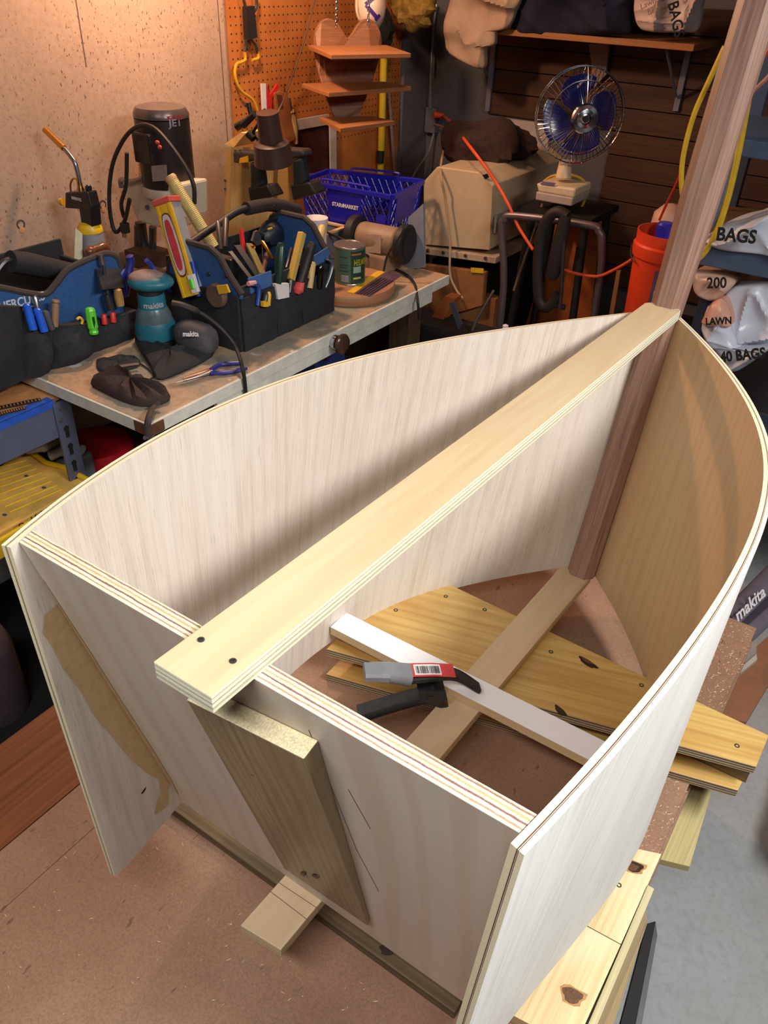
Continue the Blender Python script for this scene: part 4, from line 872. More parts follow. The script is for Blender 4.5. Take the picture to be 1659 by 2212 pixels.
MB().prism([at(*q, y=yd-.055) for q in body], (0, .11, 0)).build('head_casting', m_cream, dr, bevel=.008)
MB().lathe(V((mc.x, yd, zbot-.028)), (0, 0, 1), [(rM*1.02, 0), (rM*1.06, .010), (rM*1.02, .027)], 32).build('motor_flange', m_cream, dr, smooth=True)
MB().cyl(at(318, 448, y=yd-.052), at(318, 448, y=yd-.062), .007).build('bolt', m_blkp, dr)
for q0, q1, r in (((303, 490), (303, 580), .020), ((330, 490), (330, 570), .012)): MB().cyl(at(*q0, y=yd), at(*q1, y=yd), r).build('column', m_dsteel, dr, smooth=True)
MB().box(V((-1.70, yd, ZBn+.018)), (.18, .22, .034)).build('base', m_cream, dr, bevel=.004)
cx_ = at(303, 480, y=yd); MB().cyl(V((cx_.x, yd, ZBn+.034)), V((cx_.x, yd, cx_.z)), .018).build('column', m_dsteel, dr, smooth=True)
MB().box(at(320, 555, y=yd-.02), (.11, .10, .05)).build('fence_block', wood('mort_fence', (92, 66, 44), (60, 42, 26), .6), dr, bevel=.003)
sp_ = []
for i in range(60):
    t = i/59; sp_.append(lerp(at(304, 352, y=yd-.04), at(305, 384, y=yd-.04), t)+V((math.cos(i*.9)*.007, math.sin(i*.9)*.007, 0)))
MB().tube(sp_, .0014, 6).build('spring', m_brass, dr)
MB().tube(bez([at(262, 405, y=yd-.07), at(262, 388, y=yd-.07), at(285, 392, y=yd-.07), at(310, 385, y=yd-.07)], 6), .008, 8).build('depth_rod', m_steel, dr, smooth=True)
lp = [(280, 430), (268, 480), (248, 500), (236, 440), (242, 360), (268, 300), (300, 272), (330, 275), (362, 306), (400, 360), (418, 400), (420, 440)]
MB().tube(bez([at(*q, y=yd-.12) for q in lp], 8), .0062, 8).build('cord', m_rub, dr, smooth=True)
MB().tube(bez([at(*q, y=yd-.11) for q in ((274, 330), (272, 400), (262, 440), (268, 470))], 8), .006, 8).build('cord', m_rub, dr, smooth=True)
MB().box(at(270, 492, y=yd-.12), (.022, .022, .032)).build('plug', m_rub, dr, bevel=.003)
for dx in (-.005, .005): MB().box(at(268, 508, y=yd-.12)+V((dx, 0, 0)), (.0015, .006, .016)).build('prong', m_steel, dr)
# ---------- round wooden disc, can, saw blade pack
dc = at(795, 640, z=ZBn); dc = V((-1.155, 1.745, ZBn))
ds = thing('round_board', 'thick round wooden board under the can near the bench end', 'board', dc)
MB().lathe(dc+V((0, 0, .001)), (0, 0, 1), [(.150, 0), (.153, .004), (.153, .028), (.150, .033), (0, .033)], 56).build('disc', wood('disc_wood', (186, 136, 100), (150, 104, 72), .5), ds, smooth=True)
can_c = at(755, 606, z=ZBn+.034)
cn = thing('wood_finish_can', 'green quart can with yellow lettering standing on the round board', 'can', can_c)
m_tin = plain('tin', (176, 164, 150), .3, .8); Rc = .050; hc = .118
bdy = MB().lathe(can_c, (0, 0, 1), [(Rc, .004), (Rc, hc-.004)], 32, caps=True).build('label_wrap', plain('can_green', (78, 106, 90), .45), cn, smooth=True)
for zz_ in (0, hc-.004): MB().lathe(can_c+V((0, 0, zz_)), (0, 0, 1), [(Rc+.001, 0), (Rc+.002, .002), (Rc+.001, .004)], 32).build('rim', m_tin, cn, smooth=True)
MB().lathe(can_c+V((0, 0, hc-.002)), (0, 0, 1), [(Rc-.002, 0), (Rc-.004, .003), (Rc-.012, .003), (Rc-.014, .001), (0, .001)], 32).build('lid', m_tin, cn, smooth=True)
fc = (CAM-can_c); fc.z = 0; fc.normalize(); rc = V((0, 0, 1)).cross(fc); wr = wrap(can_c, Rc+.0006, fc, rc)
def patch(name, mat, u0, u1, z0, z1, off=.0006, parent=bdy):
    w_ = wrap(can_c, Rc+off, fc, rc); mb = MB(); mb.grid([[w_(can_c+V((0, 0, z))+rc*lerp(u0, u1, i/8)) for i in range(9)] for z in (z0, z1)]); return mb.build(name, mat, parent)
patch('dark_panel', plain('can_dark', (26, 66, 52), .45), .004, .062, .006, hc-.010)
patch('orange_band', plain('can_orange', (196, 110, 50), .5), .006, .040, hc-.022, hc-.017, .0010)
lettering('HELMSMAN', .026, can_c+V((0, 0, .072))+rc*.052+fc*Rc, rc, (0, 0, 1), plain('can_yellow', (232, 214, 60), .5), bdy, bold=.0008, bend=wrap(can_c, Rc+.0012, fc, rc), width=.075)
patch('barcode_patch', m_wht2, -.028, -.004, .012, .032, .0008)
mb = MB(); w_ = wrap(can_c, Rc+.0014, fc, rc); u = -.027
while u < -.006: mb.face([w_(can_c+V((0, 0, .013))+rc*u), w_(can_c+V((0, 0, .013))+rc*(u+.0012)), w_(can_c+V((0, 0, .031))+rc*(u+.0012)), w_(can_c+V((0, 0, .031))+rc*u)]); u += .0026
b_ = mb.build('barcode', m_ink, bdy); b_['kind'] = 'stuff'
for zz_, w0 in ((.088, .026), (.064, .030), (.056, .022), (.044, .030)): patch('print_line', plain('print_dark', (34, 60, 48), .5), -.034, -.034+w0, zz_, zz_+.0018, .0008)
patch('print_block', plain('print_cream', (150, 180, 160), .5), .012, .040, .040, .060, .0009); patch('print_block', plain('print_gold', (200, 186, 110), .5), .012, .040, .020, .026, .0009)
zz_ = ZBn+.0345
sp2 = thing('saw_blade_pack', 'yellow and purple pack of saw blades on the round board', 'blade pack', at(810, 600, z=zz_))
TP([(749, 632), (815, 586), (833, 587), (765, 634)], (0, 0, .002), 'yellow_card', m_yel, sp2, z=zz_)
TP([(766, 634), (832, 590), (870, 594), (850, 608), (800, 640)], (0, 0, .0016), 'clear_sleeve', plain('purple_film', (96, 72, 92), .25), sp2, z=zz_)
for i in range(5): MB().tube([at(772+i*7, 634+i*.5, z=zz_+.003), at(824+i*6, 600+i*1.5, z=zz_+.003)], .0014, 6).build('blade', m_dsteel, sp2)
# ---------- bench grinder
gr = thing('bench_grinder', 'beige bench grinder with dark guards at the far end of the bench', 'grinder', (-1.17, 2.0, ZBn))
a, b = V((-1.285, 1.995, ZBn+.100)), V((-1.135, 2.01, ZBn+.100))
m_gb = plain('grinder_beige', (150, 122, 98), .5); d = (b-a).normalized()
MB().lathe(a, d, [(.030, -.01), (.046, 0), (.050, .012), (.050, (b-a).length-.012), (.046, (b-a).length), (.030, (b-a).length+.012)], 28).build('motor', m_gb, gr, smooth=True)
MB().box(lerp(a, b, .5)+V((0, 0, -.068)), (.13, .11, .06)).build('pedestal', m_gb, gr, bevel=.008)
TP([(786, 505), (823, 508), (822, 548), (787, 545)], (0, .002, 0), 'name_plate', plain('plate_tan', (176, 150, 130), .45), gr, y=2.01-.056)
for p_, s_ in ((a, -1), (b, 1)):
    w0 = p_+d*(.022*s_); MB().lathe(w0-d*.018, d, [(.058, 0), (.066, .006), (.066, .030), (.058, .036), (.03, .036), (0, .034)], 28).build('wheel_guard', m_rub, gr, smooth=True)
    MB().lathe(w0+d*.020*s_-d*.001, d, [(.05, 0), (.05, .002), (0, .002)], 24).build('wheel', plain('wheel_dark', (40, 38, 38), .9), gr)
MB().tube(bez([at(828, 590, z=ZBn+.03), at(838, 550, y=1.90), at(870, 500, y=1.92), at(868, 480, y=1.93)], 6), .004, 8).build('cord', m_rub, gr, smooth=True)
MB().tube(bez([at(700, 500, z=ZBn+.12), at(745, 520, z=ZBn+.10), at(790, 550, z=ZBn+.06), at(830, 572, z=ZBn+.01), at(872, 590, z=ZBn+.006), at(895, 612, z=ZBn+.006), at(902, 650, x=-.96), at(906, 690, x=-.96)], 6), .0045, 8).build('cord', m_rub, gr, smooth=True)
# ---------- drawer box, cup, grey upright, low cabinet
bxo = thing('wooden_box', 'open grey box with pale wood rim behind the tool bag', 'box', (-1.46, 1.93, ZBn))
zt_ = ZBn+.115; q = [at(690, 480, z=zt_), at(752, 475, z=zt_), at(710, 500, z=zt_), at(640, 498, z=zt_)]
cxb, cyb = -1.47, 1.93; w_, l_ = .22, .16
for (sx, sy, dx, dy) in ((w_, .010, 0, -l_/2), (w_, .010, 0, l_/2), (.010, l_, -w_/2, 0), (.010, l_, w_/2, 0)):
    MB().box((cxb+dx, cyb+dy, ZBn+.056), (sx, sy, .110)).build('side', plain('box_grey', (118, 118, 128), .6), bxo); MB().box((cxb+dx, cyb+dy, ZBn+.114), (sx+.006, sy+.006, .006)).build('rim', plain('pale_rim', (226, 186, 132), .5), bxo)
MB().box((cxb, cyb, ZBn+.006), (w_, l_, .01)).build('bottom', plain('box_grey', (118, 118, 128), .6), bxo)
cc_ = at(684, 520, y=1.78)
cup = thing('white_cup', 'white plastic cup standing behind the right tool bag', 'cup', V((cc_.x, 1.78, ZBn)))
ztp = at(684, 470, y=1.78).z
MB().lathe(V((cc_.x, 1.78, ZBn)), (0, 0, 1), [(.030, .001), (.034, ztp-ZBn-.03), (.036, ztp-ZBn-.028), (.0385, ztp-ZBn), (.036, ztp-ZBn), (.034, ztp-ZBn-.004), (0, ztp-ZBn-.004)], 28).build('cup_body', m_wht2, cup, smooth=True)
gu = thing('grey_upright', 'narrow grey upright board at the far right end of the bench', 'board', (-1.12, 2.07, ZBn))
TP([(882, 470), (914, 440), (916, 578), (872, 582)], (0, .012, 0), 'board', plain('upright_grey', (136, 138, 152), .6), gu, y=2.075)
cab = thing('low_cabinet', 'low dark cabinet behind the bench end carrying the blue basket', 'cabinet', (-1.45, 2.30, 0))
MB().box((-1.51, 2.31, .385), (.42, .38, .77)).build('body', m_darkw, cab); MB().box((-1.505, 2.31, .779), (.43, .40, .018)).build('top', m_darkw, cab)
# ---------- blue shopping basket
bk = thing('shopping_basket', 'blue plastic shopping basket with lattice sides behind the grinder', 'basket', (-1.42, 2.2, .79))
m_bsk = plain('basket_blue', (34, 34, 172), .32, 0, .1); zr, zb0 = .985, .790
R_ = [at(651, 386, z=zr), at(847, 420, z=zr), at(912, 387, z=zr), at(712, 365, z=zr)]; cR = sum(R_, V())/4
Bm = [V((lerp(cR.x, p.x, .86), lerp(cR.y, p.y, .86), zb0+.001)) for p in R_]
MB().prism(Bm, (0, 0, .004)).build('bottom', m_bsk, bk)
for i in range(4):
    a, b = R_[i], R_[(i+1) % 4]; n = (b-a).cross(V((0, 0, 1))).normalized()
    if n.dot(a-cR) < 0: n = -n
    MB().hexa([p+o_ for o_ in (V((0, 0, -.016)), V((0, 0, 0))) for p in (a, b, a+n*.012, b+n*.012)]).build('rim', m_bsk, bk, bevel=.002)
    a2, b2 = Bm[i], Bm[(i+1) % 4]; nn = 13 if i % 2 == 0 else 9; mb = MB()
    for k in range(-5, nn+1):
        for sg in (1, -1):
            u0, u1 = k/nn, (k+4)/nn; v0, v1 = 0., 1.
            if sg < 0: u0, u1 = u1, u0
            f = lambda u, v: lerp(lerp(a2, b2, u), lerp(a, b, u), v)
            if min(u0, u1) < 0 or max(u0, u1) > 1:
                ts = [t for t in ((0-u0)/(u1-u0), (1-u0)/(u1-u0)) if 0 < t < 1]
                lo, hi = 0., 1.
                for t in ts:
                    um = lerp(u0, u1, .5*(lo+t))
                    if 0 <= um <= 1: hi = t
                    else: lo = t
                um = lerp(u0, u1, (lo+hi)/2)
                if not 0 <= um <= 1: continue
                ua, ub, va, vb = lerp(u0, u1, lo), lerp(u0, u1, hi), lo, hi
            else: ua, ub, va, vb = u0, u1, 0, 1
            mb.tube([f(ua, va*.92), f(ub, vb*.92)], .0022, 4)
    mb.build('lattice', m_bsk, bk)
    MB().tube([a2, a], .006, 6).build('corner_post', m_bsk, bk)
    if i in (0, 1, 2):
        f = lambda u, v: lerp(lerp(a2, b2, u), lerp(a, b, u), v)+n*.003
        u0, u1, v0 = ((.30, .68, .30) if i == 0 else (.15, .85, .42)) if i < 2 else (.2, .8, .4)
        pn = MB().prism([f(u0, v0), f(u1, v0), f(u1, .93), f(u0, .93)], n*.003).build('panel', m_bsk, bk)
        if i == 0:
            lettering('STAR', .018, lerp(f(u0, .66), f(u1, .66), .27)+n*.0045, b-a, (0, 0, 1), m_wht2, pn, width=.040, bold=.0006)
            lettering('MARKET', .018, lerp(f(u0, .66), f(u1, .66), .70)+n*.0045, b-a, (0, 0, 1), m_wht2, pn, width=.062, bold=.0006)
            MB().prism([lerp(f(u0, .66), f(u1, .66), .46)+n*.0036+(b-a).normalized()*(r_*math.cos(k*math.pi/5+.3))+V((0, 0, r_*math.sin(k*math.pi/5+.3))) for k in range(10) for r_ in ((.009 if k % 2 == 0 else .0038),)], n*.0006).build('star_mark', m_wht2, pn)
            MB().prism([f(.86, .05), f(.97, .05), f(.97, .62), f(.86, .62)], n*.003).build('panel', m_bsk, bk)
for s_ in (0, 1):
    a, b = (R_[0], R_[1]) if s_ == 0 else (R_[3], R_[2]); MB().tube(bez([lerp(a, b, .25)+V((0, 0, .004)), lerp(a, b, .28)+V((0, .0, .012)), lerp(a, b, .72)+V((0, 0, .012)), lerp(a, b, .75)+V((0, 0, .004))], 5), .0045, 6).build('handle', m_bsk, bk)
# ---------- plywood tool rack with two cordless drills
rk = thing('drill_rack', 'upright plywood rack board holding two cordless drills', 'rack', (-1.60, 1.78, ZBn))
m_rack = wood('rack_ply', (196, 168, 110), (172, 140, 84), .5)
TP([(487, 318), (498, 318), (499, 470), (494, 520), (484, 520)], (.10, .10, 0), 'side_board', m_rack, rk, y=1.74)
TP([(498, 330), (640, 330), (634, 480), (498, 490)], (0, .012, 0), 'back_board', m_rack, rk, y=1.86)
TP([(484, 312), (520, 286), (530, 288), (505, 318)], (0, .09, 0), 'sloped_top', plain('pale_ply', (220, 188, 120), .5), rk, y=1.76)
for k in range(2): MB().cyl(at(486, 390+k*18, y=1.737), at(486, 390+k*18, y=1.742), .004).build('hole', m_blkp, rk)
def drill(lab, dx, dy, yy, shade=True):
    t_ = thing('cordless_drill', lab, 'drill', at(545+dx, 420+dy, y=yy), 'cordless drills in the rack'); Q = lambda x, y: at(x+dx, y+dy, y=yy)
    MB().prism([Q(502, 326), (Q(560, 330)), Q(564, 343), Q(520, 354), Q(503, 352)], (0, .05, 0)).build('body', m_dsteel, t_, bevel=.006)
    MB().prism([Q(520, 341), Q(537, 336), Q(538, 350), Q(518, 352)], (0, -.004, 0)).build('yellow_clip', m_yel, t_)
    MB().prism([Q(538, 352), Q(558, 346), Q(566, 402), Q(540, 408)], (0, .035, 0)).build('grip', plain('drill_teal_black', (26, 38, 44), .4), t_, bevel=.008)
    MB().prism([Q(534, 405), Q(575, 400), Q(590, 425), Q(540, 440)], (0, .06, 0)).build('battery', plain('battery_black', (24, 26, 28), .5), t_, bevel=.006)
    for k in (0, 1): MB().cyl(Q(508+k*10, 322), Q(508+k*10, 332), .004).build('bit', m_steel, t_, smooth=True)
drill('cordless drill hanging on the left of the plywood rack', 0, 0, 1.72); drill('cordless drill hanging on the right, next to the basket', 92, -6, 1.80)
# ---------- gooseneck lamp with brown shade
lm_ = thing('desk_lamp', 'brown cone lamp head clipped above the drill rack', 'lamp', at(580, 350, y=1.66))
a, b = at(577, 243, y=1.66), at(592, 352, y=1.685); L_ = (b-a).length
m_shade = plain('shade_brown', (76, 56, 52), .35, .2)
MB().lathe(a, b-a, [(.012, -.002), (.033, 0), (.037, L_*.55), (.054, L_*.60), (.062, L_), (.058, L_), (.034, L_*.62), (0, L_*.6)], 28).build('shade', m_shade, lm_, smooth=True)
MB().tube(bez([at(563, 262, y=1.68), at(548, 285, y=1.70), at(558, 305, y=1.70), at(562, 330, y=1.70)], 5), .005, 8).build('arm', m_blkp, lm_, smooth=True)
for k, (p0, p1, r) in enumerate((((512, 274), (530, 262), .012), ((525, 270), (550, 246), .012), ((538, 288), (548, 300), .015), ((536, 222), (542, 250), .008), ((560, 248), (573, 238), .007))):
    MB().tube([at(*p0, y=1.68), at(*p1, y=1.68)], [r, r*.8], 10).build('clamp_arm', m_blkp, lm_, smooth=True)
MB().tube(bez([at(600, 243, y=1.70), at(617, 205, x=-1.80), at(640, 140, x=-1.82), at(665, 60, x=-1.82), at(684, -20, x=-1.82)], 8), .0028, 6).build('cord', plain('grey_cord', (90, 74, 60), .6), lm_, smooth=True)
# ---------- hanging on the pegboard
XP = XW-.027
def hung(name, label, cat, q): return thing(name, label, cat, at(*q, x=XP), 'things hung on the pegboard')
o = hung('bungee_strap', 'black cargo strap with yellow hooks hanging at the pegboard edge', 'strap', (535, 100))
TP([(523, 14), (540, 12), (547, 80), (527, 86)], (.02, 0, 0), 'pad', m_rub, o, x=XP+.012)
for pts in (((530, 14), (524, -10)), ((543, 30), (553, 18), (554, -10)), ((531, 85), (531, 100), (528, 115)), ((540, 84), (552, 98), (556, 115))): MB().tube(bez([at(*q, x=XP+.022) for q in pts], 5), .005, 8).build('buckle', m_dsteel, o, smooth=True)
for pts in (((528, 112), (530, 128), (522, 134), (510, 140), (508, 165), (520, 195), (545, 215), (556, 238)), ((556, 112), (558, 125), (545, 130))): MB().tube(bez([at(*q, x=XP+.022) for q in pts], 6), .0055, 8).build('yellow_hook', plain('hook_yellow', (222, 168, 40), .4), o, smooth=True)
o = hung('red_scissors', 'red and white handled shears hanging above the lamp', 'scissors', (570, 215))
TP([(562, 180), (571, 180), (573, 240), (565, 240)], (.008, 0, 0), 'white_blade', m_wht2, o, x=XP+.02)
TP([(572, 185), (580, 205), (596, 181), (600, 186), (584, 212), (585, 235), (574, 236)], (.008, 0, 0), 'red_handle', m_redp, o, x=XP+.018)
o = hung('hand_saw', 'brown wooden saw handle hanging behind the lamp', 'saw', (605, 230))
m_sawh = plain('saw_brown', (156, 94, 56), .45)
TP([(585, 200), (598, 195), (614, 200), (626, 250), (634, 300), (612, 312), (600, 262), (590, 240)], (.016, 0, 0), 'handle', m_sawh, o, .004, x=XP+.014)
TP([(597, 204), (609, 206), (612, 234), (602, 236)], (.0012, 0, 0), 'handle_slot', plain('slot_dark', (90, 46, 24), .7), o, x=XP+.030)
o = hung('wood_mallet', 'turned pale wood handle hanging next to the brown saw', 'handle', (632, 280)); rod('handle', plain('turned_pale', (226, 182, 110), .4), o, at(627, 238, x=XP+.02), at(640, 310, x=XP+.02), [(0, .014), (.05, .016), (.1, .012), (.25, .017), (.6, .015), (1, .008)])
rod('ferrule', m_steel, o, at(624, 212, x=XP+.02), at(627, 238, x=XP+.02), [(0, .006), (1, .009)])
for q in ((580, 182), (614, 180)):
    o = hung('peg_hook', 'small shiny peg hook %s the saw handle' % ('left of' if q[0] < 600 else 'right of'), 'hook', q); MB().tube([at(*q, x=XP+.02), at(q[0]+1, q[1]+26, x=XP+.004)], .0025, 6).build('wire', m_steel, o)
o = hung('white_rail', 'short white board strip behind the heart shelf', 'board', (670, 265)); TP([(638, 258), (706, 246), (706, 268), (638, 280)], (.012, 0, 0), 'strip', plain('strip_white', (190, 178, 170), .6), o, x=XP+.006)
o = hung('white_stick', 'narrow white stick hanging below the heart shelf', 'stick', (717, 330)); TP([(710, 262), (723, 262), (724, 372), (712, 372)], (.008, 0, 0), 'strip', plain('strip_white', (190, 178, 170), .6), o, x=XP+.02)
o = hung('yellow_pole', 'yellow telescoping pole behind the heart shelf', 'pole', (825, 300)); MB().tube([at(830, 90, x=XP+.03), at(822, 378, x=XP+.03)], .016, 10).build('pole', plain('pole_yellow', (206, 182, 40), .5), o, smooth=True)
MB().tube([at(822, 325, x=XP+.03), at(821, 352, x=XP+.03)], .018, 10).build('black_sleeve', m_rub, o, smooth=True)
o = hung('grey_pole', 'thin grey pole beside the yellow telescoping pole', 'pole', (850, 300)); MB().tube([at(836, 170, x=XP+.03), at(842, 230, x=XP+.03), at(853, 372, x=XP+.03)], .008, 8).build('pole', plain('pole_grey', (130, 120, 118), .5), o, smooth=True)
o = hung('wall_poster', 'dark brown poster panel under the heart shelf', 'panel', (690, 330)); TP([(640, 285), (708, 270), (712, 372), (640, 372)], (.006, 0, 0), 'panel', plain('poster_brown', (62, 26, 16), .6, 0, .5, 16), o, x=XP+.004)
# ---------- heart shelf
hs = thing('heart_shelf', 'heart shaped wooden hanging shelf with three boards on chains', 'shelf', at(760, 280, z=1.17))
m_hs = wood('heart_wood', (150, 100, 68), (118, 76, 50), .5, (4, 90)); m_hse = wood('heart_edge', (176, 118, 74), (148, 94, 56), .5)
def shelf_q(z, pts): return [at(*q, z=z) for q in pts]
Q1 = shelf_q(1.38, [(665, 97), (715, 118), (888, 115), (835, 97)]); Q2 = shelf_q(1.27, [(652, 180), (710, 200), (888, 187), (830, 176)]); Q3 = shelf_q(1.17, [(690, 253), (735, 277), (853, 261), (803, 250)])
for Q in (Q1, Q2, Q3): MB().prism(Q, (0, 0, -.014)).build('shelf_board', m_hse, hs, bevel=.002)
bl_, br_ = Q1[0], Q1[3]; u_ = (br_-bl_); u_.z = 0; Lh = u_.length; u_.normalize(); nb = u_.cross(V((0, 0, 1)))
if nb.dot(CAM-bl_) < 0: nb = -nb
prof0 = [(.30, 1.15), (.16, 1.22), (.07, 1.30), (.05, 1.38), (.08, 1.425), (.17, 1.455), (.27, 1.46), (.37, 1.445), (.45, 1.415), (.50, 1.40), (.55, 1.415), (.63, 1.445), (.73, 1.46), (.83, 1.455), (.92, 1.425), (.95, 1.38), (.93, 1.30), (.84, 1.22), (.70, 1.15)]
prof = [(p.x, p.y) for p in bez([V((u, z, 0)) for u, z in prof0[:10]], 4)]+[(p.x, p.y) for p in bez([V((u, z, 0)) for u, z in prof0[9:]], 4)[1:]]
hp_ = []
for (u, z) in prof:
    k = min(max((z-1.17)/(1.38-1.17), 0), 1); o_ = lerp(Q3[0], Q1[0], k); e_ = lerp(Q3[3], Q1[3], k); p = lerp(o_, e_, .02+.96*u); p.z = z; hp_.append(p+nb*.004)
MB().prism(hp_, -nb*.014).build('heart_back', m_hs, hs, bevel=.002)
def chain(p0, p1, parent, n):
    for i in range(n):
        c = lerp(p0, p1, (i+.5)/n); L = (p1-p0).length/n; d = (p1-p0).normalized(); a_, b_ = frame(d); ax = a_ if i % 2 else b_
        MB().tube([c+d*(L*.62*math.cos(t*math.pi/5))+ax*(L*.34*math.sin(t*math.pi/5)) for t in range(10)], .0016, 5, closed=True).build('chain_link', m_steel, parent)
chain(at(728, -25, x=at(728, 60, z=1.45).x), at(726, 58, z=1.452), hs, 12); chain(at(797, -5, x=at(795, 60, z=1.45).x), at(795, 58, z=1.452), hs, 8)
# ---------- white football helmet with purple V
hx = thing('football_helmet', 'white football helmet with purple V hanging beside the heart shelf', 'helmet', at(803, 20, y=2.55))
hc_ = at(801, 14, y=2.52); m_hel = plain('helmet_white', (226, 208, 190), .2, 0, .03); R0 = .088
fh = (CAM-hc_).normalized(); rh = V((0, 0, 1)).cross(fh).normalized(); uh = fh.cross(rh)
Rm = Matrix((rh, fh, uh)).transposed()
MB().ell(hc_, (R0*.62, R0*.9, R0), Rm, 28, 18, fn=lambda d: 1-.10*max(0, -d.z-.4)).build('shell', m_hel, hx, smooth=True)
def onh(x, y):
    lx, ly = x*R0, y*R0; k = 1-(lx/(R0*.62))**2-(ly/R0)**2; return hc_+rh*lx+uh*ly+fh*(R0*.9*math.sqrt(max(k, 0))+.0012)
def stroke(pts, w, name):
    mb = MB(); P = [onh(*p) for p in pts]; rows = []
    for i, p in enumerate(pts):
        a = pts[max(i-1, 0)]; b = pts[min(i+1, len(pts)-1)]; dx, dy = b[0]-a[0], b[1]-a[1]; L = math.hypot(dx, dy); nx, ny = -dy/L*w, dx/L*w
        rows.append([onh(p[0]+nx, p[1]+ny), onh(p[0]-nx, p[1]-ny)])
    mb.grid(rows); return mb.build(name, plain('purple', (70, 44, 132), .4), hx, solid=.001)
S = lambda a, b: [(lerp(a[0], b[0], i/6), lerp(a[1], b[1], i/6)) for i in range(7)]
stroke(S((-.22, .06), (.26, .42)), .075, 'letter_v'); stroke(S((-.20, .05), (.28, -.40)), .075, 'letter_v'); stroke(S((.20, .52), (.36, .30)), .06, 'letter_v'); stroke(S((.20, -.48), (.38, -.28)), .06, 'letter_v')
for q in ((775, 25), (783, 36), (776, 10)): MB().ell(at(*q, y=2.47), (.008, .008, .010)).build('chin_snap', m_hel, hx, smooth=True)
MB().tube(bez([at(770, 0, y=2.46), at(771, 25, y=2.45), at(778, 44, y=2.46), at(790, 52, y=2.50)], 6), .005, 8).build('face_guard', plain('guard_cream', (200, 176, 150), .4), hx, smooth=True)
MB().tube([at(806, 56, y=2.52), at(804, 100, y=2.48)], .004, 6).build('chin_strap', plain('strap_tan', (200, 160, 120), .6), hx)
o = thing('black_tassel', 'fuzzy black brush hanging right of the helmet', 'brush', at(830, 90, x=XP)); MB().ell(at(828, 66, x=XP+.06), (.04, .05, .07), None, 18, 12, 0, lambda d: 1+.12*math.sin(9*d.x+7*d.z)+.1*math.sin(13*d.y+5*d.z)).build('bristles', plain('tassel_black', (14, 12, 12), .9), o)
# ================================================================ far corner: outlet, cords, drum sander, fan
ot = thing('outlet_box', 'grey outlet box with conduit on the dark wall corner', 'outlet', at(922, 258, x=XW))
m_zinc = plain('zinc_box', (112, 112, 122), .5, .2)
pc = at(921, 258, x=XW); MB().box(pc+V((.03, .02, 0)), (.06, .07, .11)).build('box', m_zinc, ot, bevel=.004)
MB().tube([at(943, 10, x=XW+.02), at(936, 60, x=XW+.02), at(931, 160, x=XW+.03), at(930, 235, x=XW+.03)], .007, 8).build('conduit', plain('conduit_grey', (132, 134, 142), .4, .4), ot, smooth=True)
oc = thing('orange_extension_cord', 'orange extension cord plugged in the outlet and draped over the machine', 'cord', at(960, 250, x=XW+.06))
m_orc = plain('cord_orange', (226, 84, 40), .5)
MB().tube([at(937, 248, x=XW+.065), at(958, 250, x=XW+.10)], [.016, .010], 10).build('plug', m_orc, oc, smooth=True)
MB().tube(bez([at(957, 250, x=XW+.10), at(975, 265, y=3.0), at(1010, 310, y=2.45), at(1048, 360, y=2.36), at(1075, 400, y=2.345), at(1100, 445, y=2.30), at(1120, 490, y=2.30), at(1152, 540, y=2.26)], 8), .0055, 8).build('cable', m_orc, oc, smooth=True)
wc = thing('hanging_cable', 'dull white cord hanging from the outlet in front of the machine', 'cord', at(945, 270, x=XW+.07))
m_wc = plain('cord_cream', (168, 140, 112), .6)
MB().tube(bez([at(938, 268, x=XW+.06), at(962, 280, y=2.9), at(960, 310, y=2.7), at(952, 370, y=2.36), at(962, 430, y=2.34), at(972, 520, y=2.33), at(972, 590, y=2.30), at(985, 625, y=2.28), at(1000, 645, y=2.26)], 8), .0045, 8).build('cable', m_wc, wc, smooth=True)
gc = thing('wall_cable', 'grey cord falling from the outlet towards the basket', 'cord', at(940, 280, x=XW+.05))
MB().tube(bez([at(938, 285, x=XW+.05), at(925, 330, x=XW+.05), at(905, 360, x=XW+.06), at(890, 385, x=XW+.06)], 8), .006, 8).build('cable', plain('cord_grey2', (110, 112, 122), .6), gc, smooth=True)
dsn = thing('drum_sander', 'large cream machine with chamfered end panel beside the bench', 'machine', (-1.05, 2.7, 0))
m_dsn = plain('machine_cream', (196, 172, 140), .5, 0, .06); yq = 2.38
fp = [(916, 392), (945, 360), (1035, 372), (1066, 400), (1058, 540), (916, 528)]
F = [at(*q, y=yq) for q in fp]
MB().prism(F, (0, .62, 0)).build('housing', m_dsn, dsn, bevel=.006)
MB().prism([p+V((0, -.004, 0)) for p in F], (0, .006, 0)).build('end_panel', m_dsn, dsn, bevel=.003)
xr = max(p.x for p in F); zbm = min(p.z for p in F); zmx = max(p.z for p in F)
MB().box((xr+.004, yq+.31, lerp(zbm, zmx, .42)), (.012, .60, .06)).build('side_rail', plain('rail_grey', (120, 118, 116), .5), dsn)
MB().prism([at(908, 534, y=yq-.02), at(1072, 556, y=yq-.02), at(1070, 570, y=yq-.02), at(908, 548, y=yq-.02)], (0, .62, 0)).build('stand_rail', plain('rail_cream', (186, 160, 134), .5), dsn, bevel=.002)
for q in (925, 958, 1006, 1049): MB().lathe(at(q, 541+(q-925)*.135, y=yq-.021), (0, -1, 0), [(.007, 0), (.006, .004), (0, .005)], 10).build('bolt', m_steel, dsn)
MB().box(((F[0].x+xr)/2, yq+.30, (zbm-.06)/2), (xr-F[0].x-.06, .50, zbm-.07)).build('stand', plain('stand_black', (14, 12, 12), .7), dsn)
TP([(1042, 378), (1050, 376), (1054, 384), (1047, 387)], (0, .01, .0), 'slot', m_blkp, dsn, y=yq-.006)
cloth = thing('dark_cloth', 'dark brown cloth bundle lying on the cream machine', 'cloth', at(1050, 340, y=2.72))
